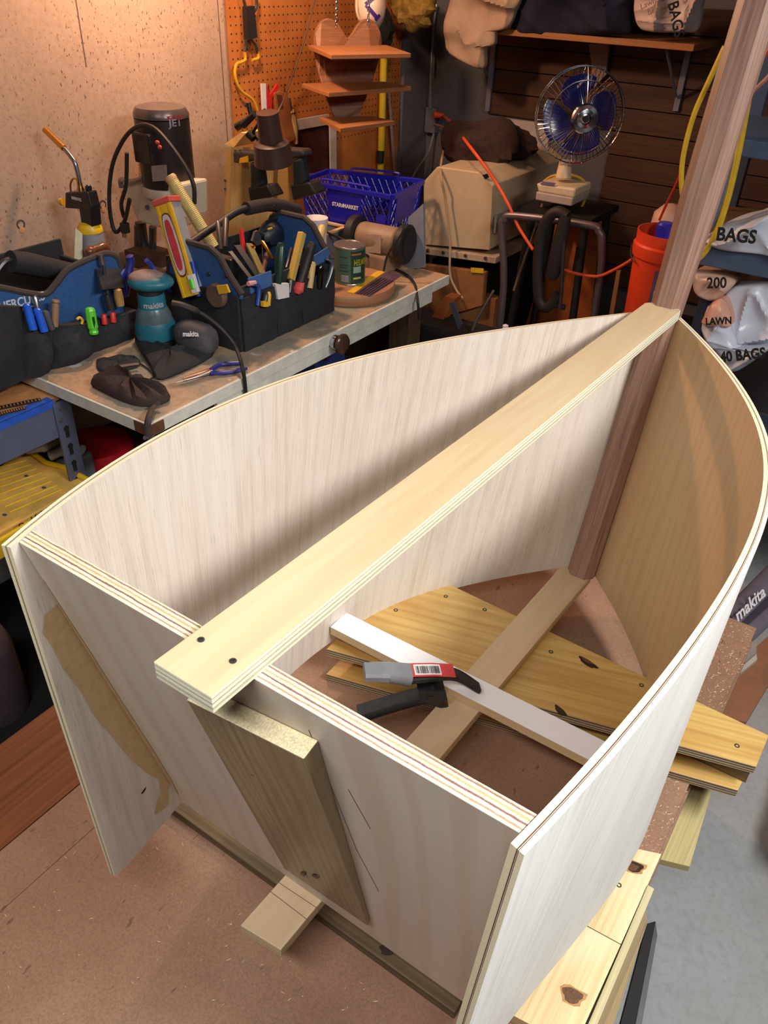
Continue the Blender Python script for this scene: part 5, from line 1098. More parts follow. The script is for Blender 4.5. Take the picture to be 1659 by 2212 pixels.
cc2 = at(1050, 318, y=2.70)
MB().ell(cc2+V((0, 0, .012)), (.19, .16, .085), None, 28, 16, 0, lambda d: 1+.10*math.sin(6*d.x+4*d.y)+.07*math.sin(9*d.y-5*d.z)+.1*max(0, d.z)*math.sin(4*d.x)).build('bundle', plain('cloth_dark', (52, 34, 30), .95, 0, .4, 60, .4), cloth, smooth=True)
# fan
fn_ = thing('desk_fan', 'chrome desk fan with blue blades on a cream base', 'fan', at(1210, 440, y=2.45))
fc_ = at(1252, 250, y=2.45); fdir = (CAM-fc_).normalized(); fdir = (Matrix.Rotation(math.radians(16), 3, 'Z') @ fdir); fdir.z -= .12; fdir.normalize()
fa, fb = frame(fdir); RF = (95/1720)*(fc_-CAM).dot(_f)
m_chr = plain('chrome', (190, 195, 200), .15, 1); m_blade = plain('fan_blue', (38, 38, 120), .15, 0, .1)
def cage(off, bulge, nm, n=64):
    mb = MB()
    for k in range(n):
        t = 2*math.pi*k/n; e = fa*math.cos(t)+fb*math.sin(t)
        mb.tube([fc_+e*(RF*u)+fdir*(off+bulge*(1-u*u)) for u in (.26, .45, .65, .85, 1)], .0011, 4, caps=False)
    o = mb.build(nm, m_chr, fn_, smooth=True); return o
cage(.012, .055, 'front_cage'); cage(-.012, -.05, 'rear_cage', 48)
for off, r in ((.012, 1.0), (-.012, 1.0), (.012+.055*(1-.55), .74)): MB().tube([fc_+(fa*math.cos(t*.1963)+fb*math.sin(t*.1963))*RF*r+fdir*off for t in range(32)], .0022, 6, closed=True).build('cage_ring', m_chr, fn_, smooth=True)
for k in range(4):
    mb = MB(); rows = []
    for i in range(9):
        r_ = RF*(.24+.60*i/8); row = []
        for j in range(9):
            t = k*math.pi/2+.5+(j/8-.5)*(1.05+.35*math.sin(math.pi*i/8))-.35*(i/8); row.append(fc_+(fa*math.cos(t)+fb*math.sin(t))*(r_ if 0 < j < 8 else r_*.97)+fdir*((j/8-.5)*.035))
        rows.append(row)
    mb.grid(rows); mb.build('blade', m_blade, fn_, smooth=True, solid=.002)
hub = fc_+fdir*.062
MB().lathe(hub, fdir, [(RF*.30, 0), (RF*.31, .004), (RF*.28, .010), (RF*.20, .008), (RF*.19, .012), (RF*.12, .014), (RF*.10, .010), (RF*.05, .012), (0, .012)], 32).build('hub_badge', m_chr, fn_, smooth=True)
MB().lathe(hub+fdir*.012, fdir, [(.010, 0), (.009, .003), (0, .003)], 14).build('hub_centre', m_blkp, fn_)
MB().lathe(fc_-fdir*.13, fdir, [(.03, 0), (.05, .02), (.052, .07), (.04, .10), (.02, .15)], 20).build('motor', m_blkp, fn_, smooth=True)
m_fcr = plain('fan_cream', (212, 190, 158), .4)
MB().tube([at(1222, 345, y=2.47), at(1217, 385, y=2.46)], [.020, .028], 16).build('neck', m_fcr, fn_, smooth=True)
MB().prism([at(1158, 396, y=2.38), at(1244, 408, y=2.38), at(1240, 428, y=2.38), at(1162, 414, y=2.38)], (0, .14, 0)).build('control_box', m_fcr, fn_, bevel=.006)
MB().prism([at(1158, 414, y=2.375), at(1238, 428, y=2.375), at(1234, 446, y=2.375), at(1156, 432, y=2.375)], (0, .15, 0)).build('base', plain('fan_base', (176, 158, 148), .5), fn_, bevel=.004)
TP([(1172, 393), (1200, 397), (1196, 402), (1167, 398)], (0, .004, .002), 'badge', plain('badge_violet', (120, 100, 130), .4), fn_, y=2.378)
cpl = thing('yellow_cable', 'yellow cable looped around the fan base', 'cable', at(1250, 400, y=2.5)); MB().tube(bez([at(*q, y=2.52) for q in ((1175, 392), (1195, 380), (1230, 378), (1258, 388), (1266, 410), (1260, 440), (1248, 455))], 6), .005, 8).build('cable', plain('cable_yellow', (196, 160, 44), .5), cpl, smooth=True)
tst = thing('tool_stand', 'black steel tool stand under the fan', 'stand', at(1210, 600, y=2.5)); zf = at(1200, 446, y=2.45).z
MB().box((-.73, 2.50, zf-.012), (.26, .26, .022)).build('top', plain('stand_dark', (26, 22, 20), .6), tst)
for dx in (-.10, .10):
    for dy in (-.10, .10): MB().cyl(V((-.73+dx, 2.5+dy, zf-.02)), V((-.73+dx*1.5, 2.5+dy*1.3, .001)), .014).build('leg', plain('stand_dark', (26, 22, 20), .6), tst)
# C clamp, tube frame, cardboard, orange panel
m_iron = plain('cast_iron', (44, 36, 34), .6, .3); yk = 2.24
ck = thing('c_clamp', 'big black cast iron C clamp hanging in front of the tube frame', 'clamp', at(1190, 650, y=yk))
pts = [(1226, 468), (1205, 458), (1185, 470), (1170, 505), (1163, 560), (1163, 630), (1168, 655), (1180, 664), (1196, 650), (1205, 636)]
P_ = bez([at(*q, y=yk) for q in pts], 6); MB().tube(P_, [.019]*len(P_), 10, squash=1).build('frame', m_iron, ck, smooth=True)
MB().tube([at(1222, 464, y=yk), at(1210, 520, y=yk), at(1196, 585, y=yk), at(1190, 600, y=yk)], [.020, .026, .026, .022], 10).build('anvil', m_iron, ck, smooth=True)
MB().tube([at(1218, 520, y=yk-.01), at(1212, 640, y=yk-.01), at(1208, 668, y=yk-.01)], .007, 10).build('screw', m_gun, ck, smooth=True)
MB().tube([at(1200, 660, y=yk), at(1220, 664, y=yk)], .010, 8).build('swivel', m_iron, ck, smooth=True)
tf = thing('tube_frame', 'grey bent tube frame of a hand truck standing beyond the boat', 'hand truck', at(1200, 690, y=2.30))
m_tube = plain('tube_grey', (112, 96, 100), .35, .5)
MB().tube(bez([V((at(1085, 650, y=2.3).x, 2.3, .04)), at(1086, 645, y=2.3), at(1084, 500, y=2.3), at(1090, 474, y=2.3), at(1112, 466, y=2.3), at(1270, 486, y=2.3), at(1294, 500, y=2.3), at(1300, 530, y=2.3), at(1290, 640, y=2.3), V((at(1288, 690, y=2.3).x, 2.3, .04))], 8), .013, 10).build('tube', m_tube, tf, smooth=True)
MB().box((-.68, 2.33, .05), (.40, .10, .02)).build('toe_plate', m_tube, tf)
op = thing('plywood_offcut', 'orange brown wooden panel with slot behind the C clamp', 'panel', at(1220, 690, y=2.68))
m_opn = plain('panel_orange', (172, 92, 36), .6, 0, .2, 12)
TP([(1186, 486), (1310, 480), (1285, 720), (1130, 720), (1160, 620)], (0, .02, 0), 'board', m_opn, op, y=2.68)
TP([(1246, 533), (1254, 533), (1244, 590), (1236, 588)], (0, -.004, 0), 'slot', plain('slot_black', (14, 8, 6), .8), op, y=2.678)
op.location = op.location
cb1 = thing('cardboard_box', 'brown cardboard box on the floor beyond the bench end', 'box', at(980, 640, y=2.32)); m_cbd = plain('cardboard', (150, 96, 52), .8)
TP([(912, 572), (1046, 590), (1040, 660), (905, 700)], (0, .03, 0), 'front', m_cbd, cb1, y=2.34); MB().box((-1.05, 2.395, .30), (.26, .045, .58)).build('body', m_cbd, cb1)
TP([(1018, 578), (1045, 580), (1045, 590), (1018, 588)], (0, -.004, 0), 'yellow_tag', m_yel, cb1, y=2.338)
cb2 = thing('orange_carton', 'small orange carton leaning below the bench end', 'carton', at(950, 690, y=2.16)); TP([(960, 640), (983, 645), (952, 700), (928, 692)], (0, .05, 0), 'carton', plain('carton_orange', (170, 92, 40), .7), cb2, y=2.18)
gb = thing('green_bin', 'green plastic bin lid on the floor behind the boat edge', 'bin', at(945, 720, y=2.15)); TP([(922, 702), (962, 708), (962, 740), (918, 740)], (0, .10, 0), 'lid', plain('bin_green', (84, 128, 44), .5), gb, y=2.16)
bb = thing('blue_bin', 'blue plastic tub under the workbench', 'bin', at(715, 775, x=-1.05)); TP([(680, 770), (745, 755), (745, 800), (680, 815)], (-.12, 0, 0), 'tub', plain('bin_blue', (36, 48, 104), .5), bb, x=-1.04)
blk = thing('black_crate', 'black slotted crate under the far end of the workbench', 'crate', at(890, 720, x=-1.10))
for k in range(5): TP([(872, 668+k*15), (905, 656+k*15), (905, 666+k*15), (872, 678+k*15)], (-.10, 0, 0), 'slat', plain('crate_black', (34, 32, 34), .5), blk, x=-1.12)
gst = thing('grey_strip', 'grey metal strip leaning among the clutter behind the boat', 'strip', at(985, 700, y=2.12)); TP([(970, 656), (979, 652), (998, 700), (990, 712)], (0, .006, 0), 'strip', plain('strip_steel', (100, 104, 120), .4, .5), gst, y=2.12)
wsk = thing('steel_rod', 'thin threaded steel rod leaning behind the boat edge', 'rod', at(1045, 690, y=2.15)); MB().tube([at(1067, 627, y=2.2), at(1030, 690, y=2.14), at(1020, 715, y=2.12)], .005, 8).build('rod', m_dsteel, wsk, smooth=True)
lth = thing('wood_lath', 'thin wooden lath leaning against the tube frame', 'lath', at(1110, 630, y=2.35)); MB().tube([at(1172, 440, y=2.42), at(1110, 628, y=2.36)], .005, 6).build('lath', plain('lath_tan', (120, 100, 78), .7), lth)
rcl = thing('red_jar', 'red and white jar on the floor behind the boat edge', 'jar', at(1095, 715, y=2.1)); MB().lathe(V((at(1096, 705, y=2.12).x, 2.12, at(1096, 715, y=2.12).z-.06)), (0, 0, 1), [(.022, 0), (.024, .06), (.012, .07)], 16).build('jar', plain('jar_red', (150, 30, 36), .4), rcl, smooth=True)
MB().lathe(V((at(1092, 705, y=2.09).x, 2.09, at(1092, 715, y=2.09).z-.05)), (0, 0, 1), [(.010, 0), (.010, .07), (0, .075)], 12).build('white_stick', m_wht2, rcl, smooth=True)
# upper wall shelf with cloth and bags
zsh = at(1285, 79, y=3.0).z
us = thing('wall_shelf', 'long wooden shelf high on the back wall', 'shelf', (-.95, 3.15, zsh))
xs0, xs1 = at(1062, 78, y=3.0).x, at(1505, 75, y=3.0).x
MB().box(((xs0+xs1)/2, 3.17, zsh-.010), (xs1-xs0, .34, .022), grain=0).build('board', wood('shelf_edge', (172, 112, 56), (140, 86, 40), .6), us, bevel=.002)
for q in (1065, 1488):
    p0, p1 = at(q, 95, y=3.32), at(q-10 if q < 1200 else q-26, 240, y=3.32); MB().box(lerp(p0, p1, .5), (.022, .012, abs(p0.z-p1.z))).build('bracket', plain('bracket_grey', (120, 120, 136), .5), us)
    MB().tube([V((p0.x, 3.05, zsh-.025)), V((p0.x, 3.30, zsh-.20))], .006, 6).build('brace', plain('bracket_grey', (120, 120, 136), .5), us)
MB().prism([at(1272, 95, y=3.30), at(1316, 95, y=3.30), at(1308, 160, y=3.30), at(1284, 190, y=3.30)], (0, .02, 0)).build('bracket', plain('bracket_tan', (150, 130, 110), .6), us)
from mathutils import noise as _nz
def fabric(name, label, cat, pxs, yf, mat, dep=.14, amp=.03, fr=7, seed=0, group=None, part='fabric', stretch=(1, 1), nu=54, nv=54):
    """cloth or plastic bag: outline seen from the front, domed, with ridged folds, closed behind"""
    t_ = thing(name, label, cat, at(*pxs[0], y=yf), group); pl = bez([V((q[0], q[1], 0)) for q in pxs+[pxs[0]]], 8)
    y0, y1 = min(p.y for p in pl), max(p.y for p in pl); F = []; B = []
    for i in range(nv+1):
        py = lerp(y0+.4, y1-.4, i/nv); xs = []
        for k in range(len(pl)-1):
            a, b = pl[k], pl[k+1]
            if (a.y-py)*(b.y-py) <= 0 and a.y != b.y: xs.append(lerp(a.x, b.x, (py-a.y)/(b.y-a.y)))
        xa, xb = min(xs), max(xs); rf = []; rb_ = []
        for j in range(nu+1):
            u = .5-.5*math.cos(math.pi*j/nu); p = at(lerp(xa, xb, u), py, y=yf); v = i/nv
            dome = (max(0, 1-(2*u-1)**4)*max(0, 1-(2*v-1)**6))**.5
            ca, sa = math.cos(seed*.9+.5), math.sin(seed*.9+.5); qx, qz = p.x*ca+p.z*sa, -p.x*sa+p.z*ca
            q = V((qx*fr*stretch[0]+seed*3.1, qz*fr*.38*stretch[1]+seed, seed*1.7)); r1 = 1-abs(_nz.noise(q)); r2 = 1-abs(_nz.noise(V((qx*.5*fr, qz*fr*1.6, 3+seed))))
            rf.append(p+V((0, -dome*(.045+amp*(r1**5*1.1+.35*r2**6-.5)), 0))); rb_.append(p+V((0, dome*dep*.65+.001, 0)))
        F.append(rf); B.append(rb_)
    mb = MB(); mb.grid(F); mb.grid(B); mb.build(part, mat, t_, smooth=True); return t_
fabric('drop_cloth', 'pale canvas drop cloth hanging from the end of the wall shelf', 'cloth', [(985, -30), (968, 30), (964, 90), (975, 115), (1010, 138), (1045, 148), (1048, 105), (1068, 96), (1072, 66), (1095, 62), (1112, 30), (1120, -30)], 2.96, plain('canvas', (176, 150, 128), .9, 0, .1, 20, .1), .10, .05, 9, 1)
fabric('navy_bundle', 'dark navy fabric bundle on the wall shelf', 'bundle', [(1118, -30), (1108, 40), (1112, 74), (1200, 76), (1300, 75), (1360, 72), (1365, 20), (1360, -30)], 3.02, plain('navy_cloth', (22, 24, 50), .9, 0, .4, 16, .2), .18, .06, 6, 2)
bgm = plain('bag_white', (198, 180, 176), .45, 0, .08, 14)
wb_ = fabric('white_bag', 'white plastic bag with black lettering on the wall shelf', 'bag', [(1375, -30), (1370, 20), (1382, 60), (1420, 70), (1470, 70), (1505, 66), (1516, 20), (1512, -30)], 2.99, bgm, .14, .045, 9, 3, part='plastic')
dn = (at(1462, 60, y=2.905)-at(1448, -10, y=2.905)); lettering('40 BAGS', .052, at(1456, 22, y=2.905), dn, _r, m_ink, wb_, width=.17, bold=.001)
for k, (q, tx_) in enumerate((((1400, 8), 'Lawn'), ((1412, 22), 'Leaf'))): lettering(tx_, .026, at(*q, y=2.905), (.9, 0, .45), (0, 0, 1), plain('ink_grey', (110, 90, 86), .6), wb_)
yb_ = thing('straw_hat', 'yellowish straw bundle hung high in the wall corner', 'bundle', at(890, 20, y=3.0)); MB().ell(at(893, 18, y=3.0), (.10, .06, .075), None, 22, 14, 0, lambda d: 1+.12*math.sin(7*d.x+5*d.z)+.1*math.sin(11*d.z-4*d.x)).build('bundle', plain('straw', (140, 112, 50), .9, 0, .5, 40, .4), yb_, smooth=True)
sbn = thing('scrap_bin', 'dark bin of offcuts on the floor behind the boat edge', 'bin', (-.95, 2.15, 0)); MB().box((-.95, 2.16, .27), (.42, .16, .54), taper=1.03).build('bin', plain('bin_dark', (20, 16, 16), .7), sbn, bevel=.01)
# ================================================================ right side: steel shelving, plastic bags, bucket, cables
m_sh = plain('shelf_blue_grey', (76, 92, 118), .45, .1, .08)
ys = 1.95
sr = thing('steel_shelving', 'blue grey steel shelving unit behind the stem post', 'shelving', at(1560, 600, y=ys))
z0_, z1_ = at(1580, 538, y=ys).z, at(1580, 586, y=ys).z
bm = [at(1478, 498, y=ys), at(1720, 562, y=ys), at(1720, 618, y=ys), at(1478, 562, y=ys)]
za = (bm[0].z+bm[1].z)/2; zb2 = (bm[2].z+bm[3].z)/2
MB().box(((bm[0].x+.55)/2, ys+.010, (za+zb2)/2), (.55-bm[0].x, .020, za-zb2)).build('beam', m_sh, sr, bevel=.003)
MB().box(((bm[0].x+.55)/2, ys+.24, za-.012), (.55-bm[0].x, .44, .014)).build('shelf_board', wood('chip_dark', (120, 92, 66), (96, 70, 48), .7), sr)
for y_ in (ys+.015, ys+.45): MB().box((bm[0].x+.012, y_, .75), (.035, .030, 1.5)).build('post', m_sh, sr, bevel=.002)
MB().box((.56, ys+.015, .75), (.035, .030, 1.5)).build('post', m_sh, sr, bevel=.002)
ub = at(1640, 325, y=ys).z
for zz_ in (ub, ): MB().box(((bm[0].x+.55)/2, ys+.22, zz_), (.55-bm[0].x, .44, .04)).build('upper_shelf', m_sh, sr, bevel=.003)
MB().box(((bm[0].x+.55)/2, ys+.22, .40), (.55-bm[0].x, .44, .05)).build('lower_shelf', m_sh, sr, bevel=.003)
def crumple(name, label, cat, pxs, yf, mat, dep=.25, amp=.012, seed=1, fr=9, group=None): return fabric(name, label, cat, pxs, yf, mat, dep, amp*3, fr, seed, group, 'plastic')
m_bag = plain('bag_plastic', (202, 206, 218), .32, 0, .05, 9)
GB = 'white plastic bags on the steel shelving'
b1 = crumple('plastic_bag', 'white plastic bag printed BAGS on top of the shelving beam', 'bag', [(1516, 515), (1560, 488), (1600, 480), (1640, 466), (1720, 455), (1740, 560), (1640, 545), (1560, 536)], ys+.02, m_bag, .3, .010, 2, 9, GB)
lettering('BAGS', .045, at(1590, 510, y=ys-.062), (1, 0, .10), (0, 0, 1), m_ink, b1, width=.095, bold=.0015, bend=None)
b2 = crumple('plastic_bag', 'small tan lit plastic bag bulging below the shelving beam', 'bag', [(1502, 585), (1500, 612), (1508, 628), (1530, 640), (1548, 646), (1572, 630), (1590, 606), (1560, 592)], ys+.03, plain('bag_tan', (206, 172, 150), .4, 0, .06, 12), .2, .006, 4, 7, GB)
lettering('200', .040, at(1548, 612, y=ys-.040), (1, 0, .25), (-.2, 0, 1), m_ink, b2, width=.05, bold=.001)
b3 = crumple('plastic_bag', 'large white plastic bag filling the shelf under the beam', 'bag', [(1590, 616), (1565, 640), (1572, 690), (1585, 730), (1600, 752), (1660, 756), (1740, 740), (1760, 660), (1700, 605)], ys+.05, m_bag, .3, .016, 5, 9, GB)
b4 = crumple('plastic_bag', 'lowest white plastic bag printed 40 BAGS beside the hull edge', 'bag', [(1530, 660), (1520, 690), (1520, 715), (1540, 745), (1570, 785), (1590, 800), (1640, 770), (1670, 745), (1620, 752), (1588, 725), (1572, 680), (1550, 655)], ys+.00, m_bag, .2, .008, 6, 11, GB)
lettering('40 BAGS', .040, at(1604, 768, y=ys-.068), (1, 0, .40), (-.3, 0, 1), m_ink, b4, width=.115, bold=.0015)
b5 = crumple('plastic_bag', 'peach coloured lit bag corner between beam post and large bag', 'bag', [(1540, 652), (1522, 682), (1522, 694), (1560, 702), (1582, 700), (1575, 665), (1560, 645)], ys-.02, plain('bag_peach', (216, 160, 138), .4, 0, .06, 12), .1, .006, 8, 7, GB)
lettering('LAWN', .026, at(1552, 694, y=ys-.085), (1, 0, .30), (-.1, 0, 1), m_ink, b5, width=.065, bold=.001)
# orange bucket
yb2 = 2.2; bt = at(1412, 492, y=yb2); bb_ = at(1400, 690, y=yb2); Rb = .098
bkt = thing('orange_bucket', 'orange plastic bucket with grey label and jars inside', 'bucket', V((bb_.x+.03, yb2, bb_.z)))
cx0 = V((at(1430, 590, y=yb2).x, yb2, bb_.z+.0)); Hb = bt.z-bb_.z
m_bko = plain('bucket_orange', (236, 74, 34), .4, 0, .05)
bw = MB().lathe(cx0, (0, 0, 1), [(Rb*.86, .001), (Rb*.88, .006), (Rb*.97, Hb*.72), (Rb*1.04, Hb*.74), (Rb*1.06, Hb*.80), (Rb*1.06, Hb*.86), (Rb*1.0, Hb*.88), (Rb*1.02, Hb), (Rb*.98, Hb), (Rb*.94, Hb*.5), (Rb*.8, .01), (0, .01)], 36).build('shell', m_bko, bkt, smooth=True)
f2 = (CAM-cx0); f2.z = 0; f2.normalize(); r2_ = V((0, 0, 1)).cross(f2)
def bp(name, mat, u0, u1, z0, z1, off):
    mb = MB(); mb.grid([[cx0+V((0, 0, z))+(f2*math.cos(lerp(u0, u1, i/8))+r2_*math.sin(lerp(u0, u1, i/8)))*(Rb*(.88+.09*z/(Hb*.72))+off) for i in range(9)] for z in (z0, z1)]); return mb.build(name, mat, bw)
bp('label', plain('bucket_label', (112, 84, 104), .5), -.22, .9, Hb*.12, Hb*.66, .001)
for k, (u0, u1, z0, z1) in enumerate(((.02, .35, .50, .60), (-.12, -.02, .38, .44), (-.05, .30, .20, .30), (-.15, -.05, .13, .20), (.05, .12, .32, .38))): bp('label_print', [plain('print_pink', (226, 120, 120), .5), plain('print_white', (226, 216, 216), .5)][k % 2], u0, u1, Hb*z0, Hb*z1, .002)
MB().tube([cx0+V((0, 0, Hb*.83))+(f2*math.cos(a_)+r2_*math.sin(a_))*Rb*1.09+V((0, 0, -.05*math.sin((a_+1.9)*.9))) for a_ in [(-2.6+.1*i) for i in range(18)]], .002, 6).build('bail', m_dsteel, bkt)
sdp = thing('bucket_stand', 'dark crate carrying the orange bucket', 'crate', (cx0.x, yb2, 0)); MB().box((cx0.x, yb2+.02, bb_.z/2-.001), (.20, .22, bb_.z-.004)).build('crate', m_darkw, sdp)
for k, (u, v, r_, h_, m_, lb_) in enumerate(((-.03, .03, .026, .008, plain('cap_blue', (40, 40, 170), .4), 'small blue cap jar inside the orange bucket'), (.035, .02, .030, .02, m_wht2, 'white jar lid inside the orange bucket'))):
    o = thing('jar', lb_, 'jar', cx0+V((u, v, Hb*.80))); MB().lathe(cx0+V((u, v, Hb*.80)), (0, 0, 1), [(r_, 0), (r_, Hb*.2+h_), (r_*.8, Hb*.2+h_+.006), (0, Hb*.2+h_+.006)], 18).build('jar', m_, o, smooth=True)
o = thing('pale_ball', 'pale pink rounded bottle behind the stem post and bucket', 'bottle', at(1445, 480, y=2.32)); MB().lathe(V((at(1447, 470, y=2.32).x, 2.32, at(1447, 505, y=2.32).z-.05)), (0, 0, 1), [(.05, 0), (.055, .06), (.05, .11), (.025, .135), (0, .14)], 22).build('bottle', plain('bottle_pink', (206, 166, 146), .4), o, smooth=True)
# loops of yellow and grey cable
cb_ = thing('cable_loops', 'yellow and grey cable loops hanging right of the stem post', 'cable', at(1540, 560, y=1.925)); mY = plain('cable_yellow2', (206, 168, 40), .45); mG = plain('cable_grey', (92, 98, 112), .5)
for pts, mt_, r_ in ((((1620, 200), (1606, 280), (1590, 360), (1570, 440), (1545, 510), (1515, 545), (1480, 552)), mY, .0066), (((1612, 200), (1598, 280), (1580, 380), (1560, 460), (1530, 535), (1500, 566), (1478, 572)), mY, .0066), (((1600, 200), (1588, 300), (1572, 380), (1552, 450), (1535, 490)), mG, .0085), (((1560, 250), (1545, 330), (1525, 400), (1500, 470), (1490, 500)), mY, .0066),
        (((1566, 100), (1530, 178), (1502, 240), (1484, 300), (1473, 360), (1474, 420), (1490, 470)), mY, .0066)):
    MB().tube(bez([at(*q, y=1.925) for q in pts], 8), r_, 8).build('cable', mt_, cb_, smooth=True)
o = thing('thin_cable', 'thin red cord running down behind the stem post', 'cord', at(1440, 470, y=2.3)); MB().tube(bez([at(*q, y=2.25) for q in ((1480, 350), (1462, 395), (1440, 440), (1424, 476))], 6), .004, 6).build('cable', plain('cord_red', (190, 50, 30), .5), o, smooth=True)
o = thing('red_strap', 'red strap hanging at the right edge above the cable loops', 'strap', at(1640, 140, y=1.85)); MB().tube(bez([at(*q, y=1.85) for q in ((1690, 80), (1655, 115), (1628, 138), (1600, 160))], 6), .007, 6).build('strap', plain('strap_red', (196, 52, 36), .5), o, smooth=True)
MB().tube(bez([at(*q, y=1.85) for q in ((1690, 130), (1660, 165), (1640, 185), (1618, 205))], 6), .005, 6).build('strap', plain('strap_pink', (170, 110, 96), .5), o, smooth=True)
o = thing('sagging_cable', 'orange cord sagging left of the orange bucket', 'cord', at(1320, 590, y=2.35)); MB().tube(bez([at(*q, y=2.28) for q in ((1215, 582), (1250, 592), (1290, 597), (1320, 586), (1350, 570), (1365, 560))], 6), .005, 8).build('cable', m_orc, o, smooth=True)
o = thing('wood_strip', 'light wooden strip standing left of the orange bucket', 'strip', at(1318, 670, y=2.25)); TP([(1332, 585), (1340, 585), (1322, 700), (1312, 700)], (0, .01, 0), 'strip', plain('strip_tan', (150, 104, 60), .6), o, y=2.27)
# ================================================================ right foreground: rail bag, clear frame, brown board
rg = thing('guide_rail_bag', 'long grey bag with lettering lying beyond the table corner', 'bag', at(1620, 1310, z=.40)); m_rail = plain('rail_purple_grey', (92, 86, 98), .5)
def rail(q0, q1, z, r, mt_): return MB().tube([at(*q0, z=z), at(*q1, z=z)], r, 12, squash=.6).build('tube', mt_, rg, smooth=True)
rail((1545, 1376), (1720, 1195), .42, .030, m_rail); rail((1572, 1392), (1735, 1235), .42, .022, plain('rail_dark', (52, 48, 60), .5)); o = rail((1600, 1385), (1750, 1250), .43, .018, m_rail)
lettering('makita', .042, at(1622, 1304, z=.455), at(1720, 1215, z=.455)-at(1600, 1330, z=.455), _u, m_wht2, o, width=.14, bold=.0008)
cf = thing('clear_frame', 'clear acrylic panel with pale edge leaning beside the table', 'panel', at(1625, 1430, z=.30))
TP([(1594, 1350), (1636, 1330), (1634, 1412), (1590, 1450)], (0, 0, -.006), 'pane', plain('acrylic', (150, 140, 136), .1), cf, z=.34)
TP([(1590, 1450), (1634, 1412), (1636, 1424), (1590, 1462)], (0, 0, -.010), 'edge', plain('acrylic_edge', (186, 172, 156), .3), cf, z=.345)
bb2 = thing('brown_board', 'brown hardboard sheet leaning low beside the table edge', 'board', at(1620, 1480, z=.18)); TP([(1585, 1440), (1720, 1320), (1720, 1420), (1660, 1480), (1612, 1560), (1545, 1550)], (0, 0, -.012), 'sheet', plain('sheet_brown', (136, 92, 66), .6), bb2, z=.26)
bxk = thing('black_case', 'black case at the right edge of the floor', 'case', at(1700, 1800, z=0)); MB().box(V((.66, 1.25, .12)), (.16, .5, .24)).build('case', m_blkp, bxk, bevel=.01)
# ================================================================ left foreground: grey shelf unit, stool, bucket
su = thing('steel_shelf_unit', 'blue grey shelf unit with chipboard top and blue tape at left', 'shelving', (-1.55, .5, 0))
m_su = plain('shelf_grey_left', (88, 94, 116), .45, .1, .08); zs_ = .70
MB().box((-1.61, .34, zs_-.006), (.555, .83, .012)).build('chipboard_top', wood('chipboard', (206, 146, 92), (186, 124, 74), .6, (30, 60)), su)
MB().box((-1.329, .34, .645), (.010, .78, .105)).build('beam', m_su, su, bevel=.002); MB().box((-1.6, .756, .645), (.5, .010, .105)).build('beam', m_su, su)
MB().box((-1.3325, .34, .7005), (.022, .76, .003)).build('blue_tape', plain('tape_blue', (38, 84, 184), .5, 0, .15, 40), su); MB().box((-1.3225, .34, .690), (.002, .76, .020)).build('blue_tape', plain('tape_blue', (38, 84, 184), .5, 0, .15, 40), su)
MB().box((-1.321, .738, .3495), (.006, .045, .681)).build('post', m_su, su); MB().box((-1.337, .763, .3495), (.036, .006, .681)).build('post', m_su, su)
for k in range(5):
    z_ = .60-.052*k; MB().box((-1.3175, .738, z_), (.0015, .011, .026)).build('slot', m_blkp, su); MB().cyl(V((-1.3182, .738, z_+.013)), V((-1.3165, .738, z_+.013)), .008, n=10).build('slot', m_blkp, su)
for k, z_ in enumerate((.672, .640)): MB().lathe((-1.3178, .735-.008*k, z_), (1, 0, 0), [(.006, 0), (.005, .003), (0, .0035)], 10).build('rivet', m_steel, su)
for y_ in (-.05,): MB().box((-1.321, y_, .3495), (.006, .045, .681)).build('post', m_su, su)
MB().box((-1.70, .34, .30), (.36, .80, .02)).build('lower_shelf', m_su, su)
mp = thing('mending_rails', 'perforated dark metal rails lying on the chipboard top', 'rail', at(40, 880, z=zs_))
for k in (0, 1):
    a, b = at(-20, 884+k*14, z=zs_+.004), at(88-k*34, 862+k*18, z=zs_+.004); dd = (b-a).normalized(); sd2 = V((0, 0, 1)).cross(dd)
    MB().hexa([a-sd2*.009+V((0, 0, -.003)), b-sd2*.009+V((0, 0, -.003)), a+sd2*.009+V((0, 0, -.003)), b+sd2*.009+V((0, 0, -.003)), a-sd2*.009, b-sd2*.009, a+sd2*.009, b+sd2*.009]).build('rail', plain('rail_dark_brown', (62, 46, 40), .5, .3), mp)
    for i in range(14): c_ = lerp(a, b, (i+.5)/14); MB().box(c_+V((0, 0, .0006)), (.003, .009, .0012), Matrix.Rotation(math.atan2(dd.y, dd.x), 3, 'Z')).build('hole', plain('hole_tan', (170, 124, 84), .6), mp)
tl = thing('teal_tool', 'teal and black power tool cut off at the left edge', 'power tool', at(0, 830, z=zs_))
p_ = at(-6, 832, z=zs_); MB().box(p_+V((-.03, -.01, .022)), (.09, .07, .042)).build('battery', m_blkp, tl, bevel=.004); MB().box(p_+V((-.045, -.015, .068)), (.07, .06, .05)).build('body', m_teal, tl, bevel=.008)
gl = thing('work_glove', 'grey work gloves lying under the shelf unit beam', 'glove', at(100, 970, z=.52)); m_gl = plain('glove_grey', (140, 138, 132), .8, 0, .2, 30, .2)
MB().tube(bez([at(62, 968, z=.50), at(92, 962, z=.51), at(118, 952, z=.515), at(138, 940, z=.515)], 6), [.022]*6+[.026]*6+[.022]*7, 12, squash=.7).build('glove', m_gl, gl, smooth=True)
MB().tube(bez([at(108, 985, z=.49), at(130, 975, z=.50), at(160, 970, z=.50), at(178, 972, z=.50)], 6), [.018]*19, 12, squash=.7).build('glove', m_gl, gl, smooth=True)
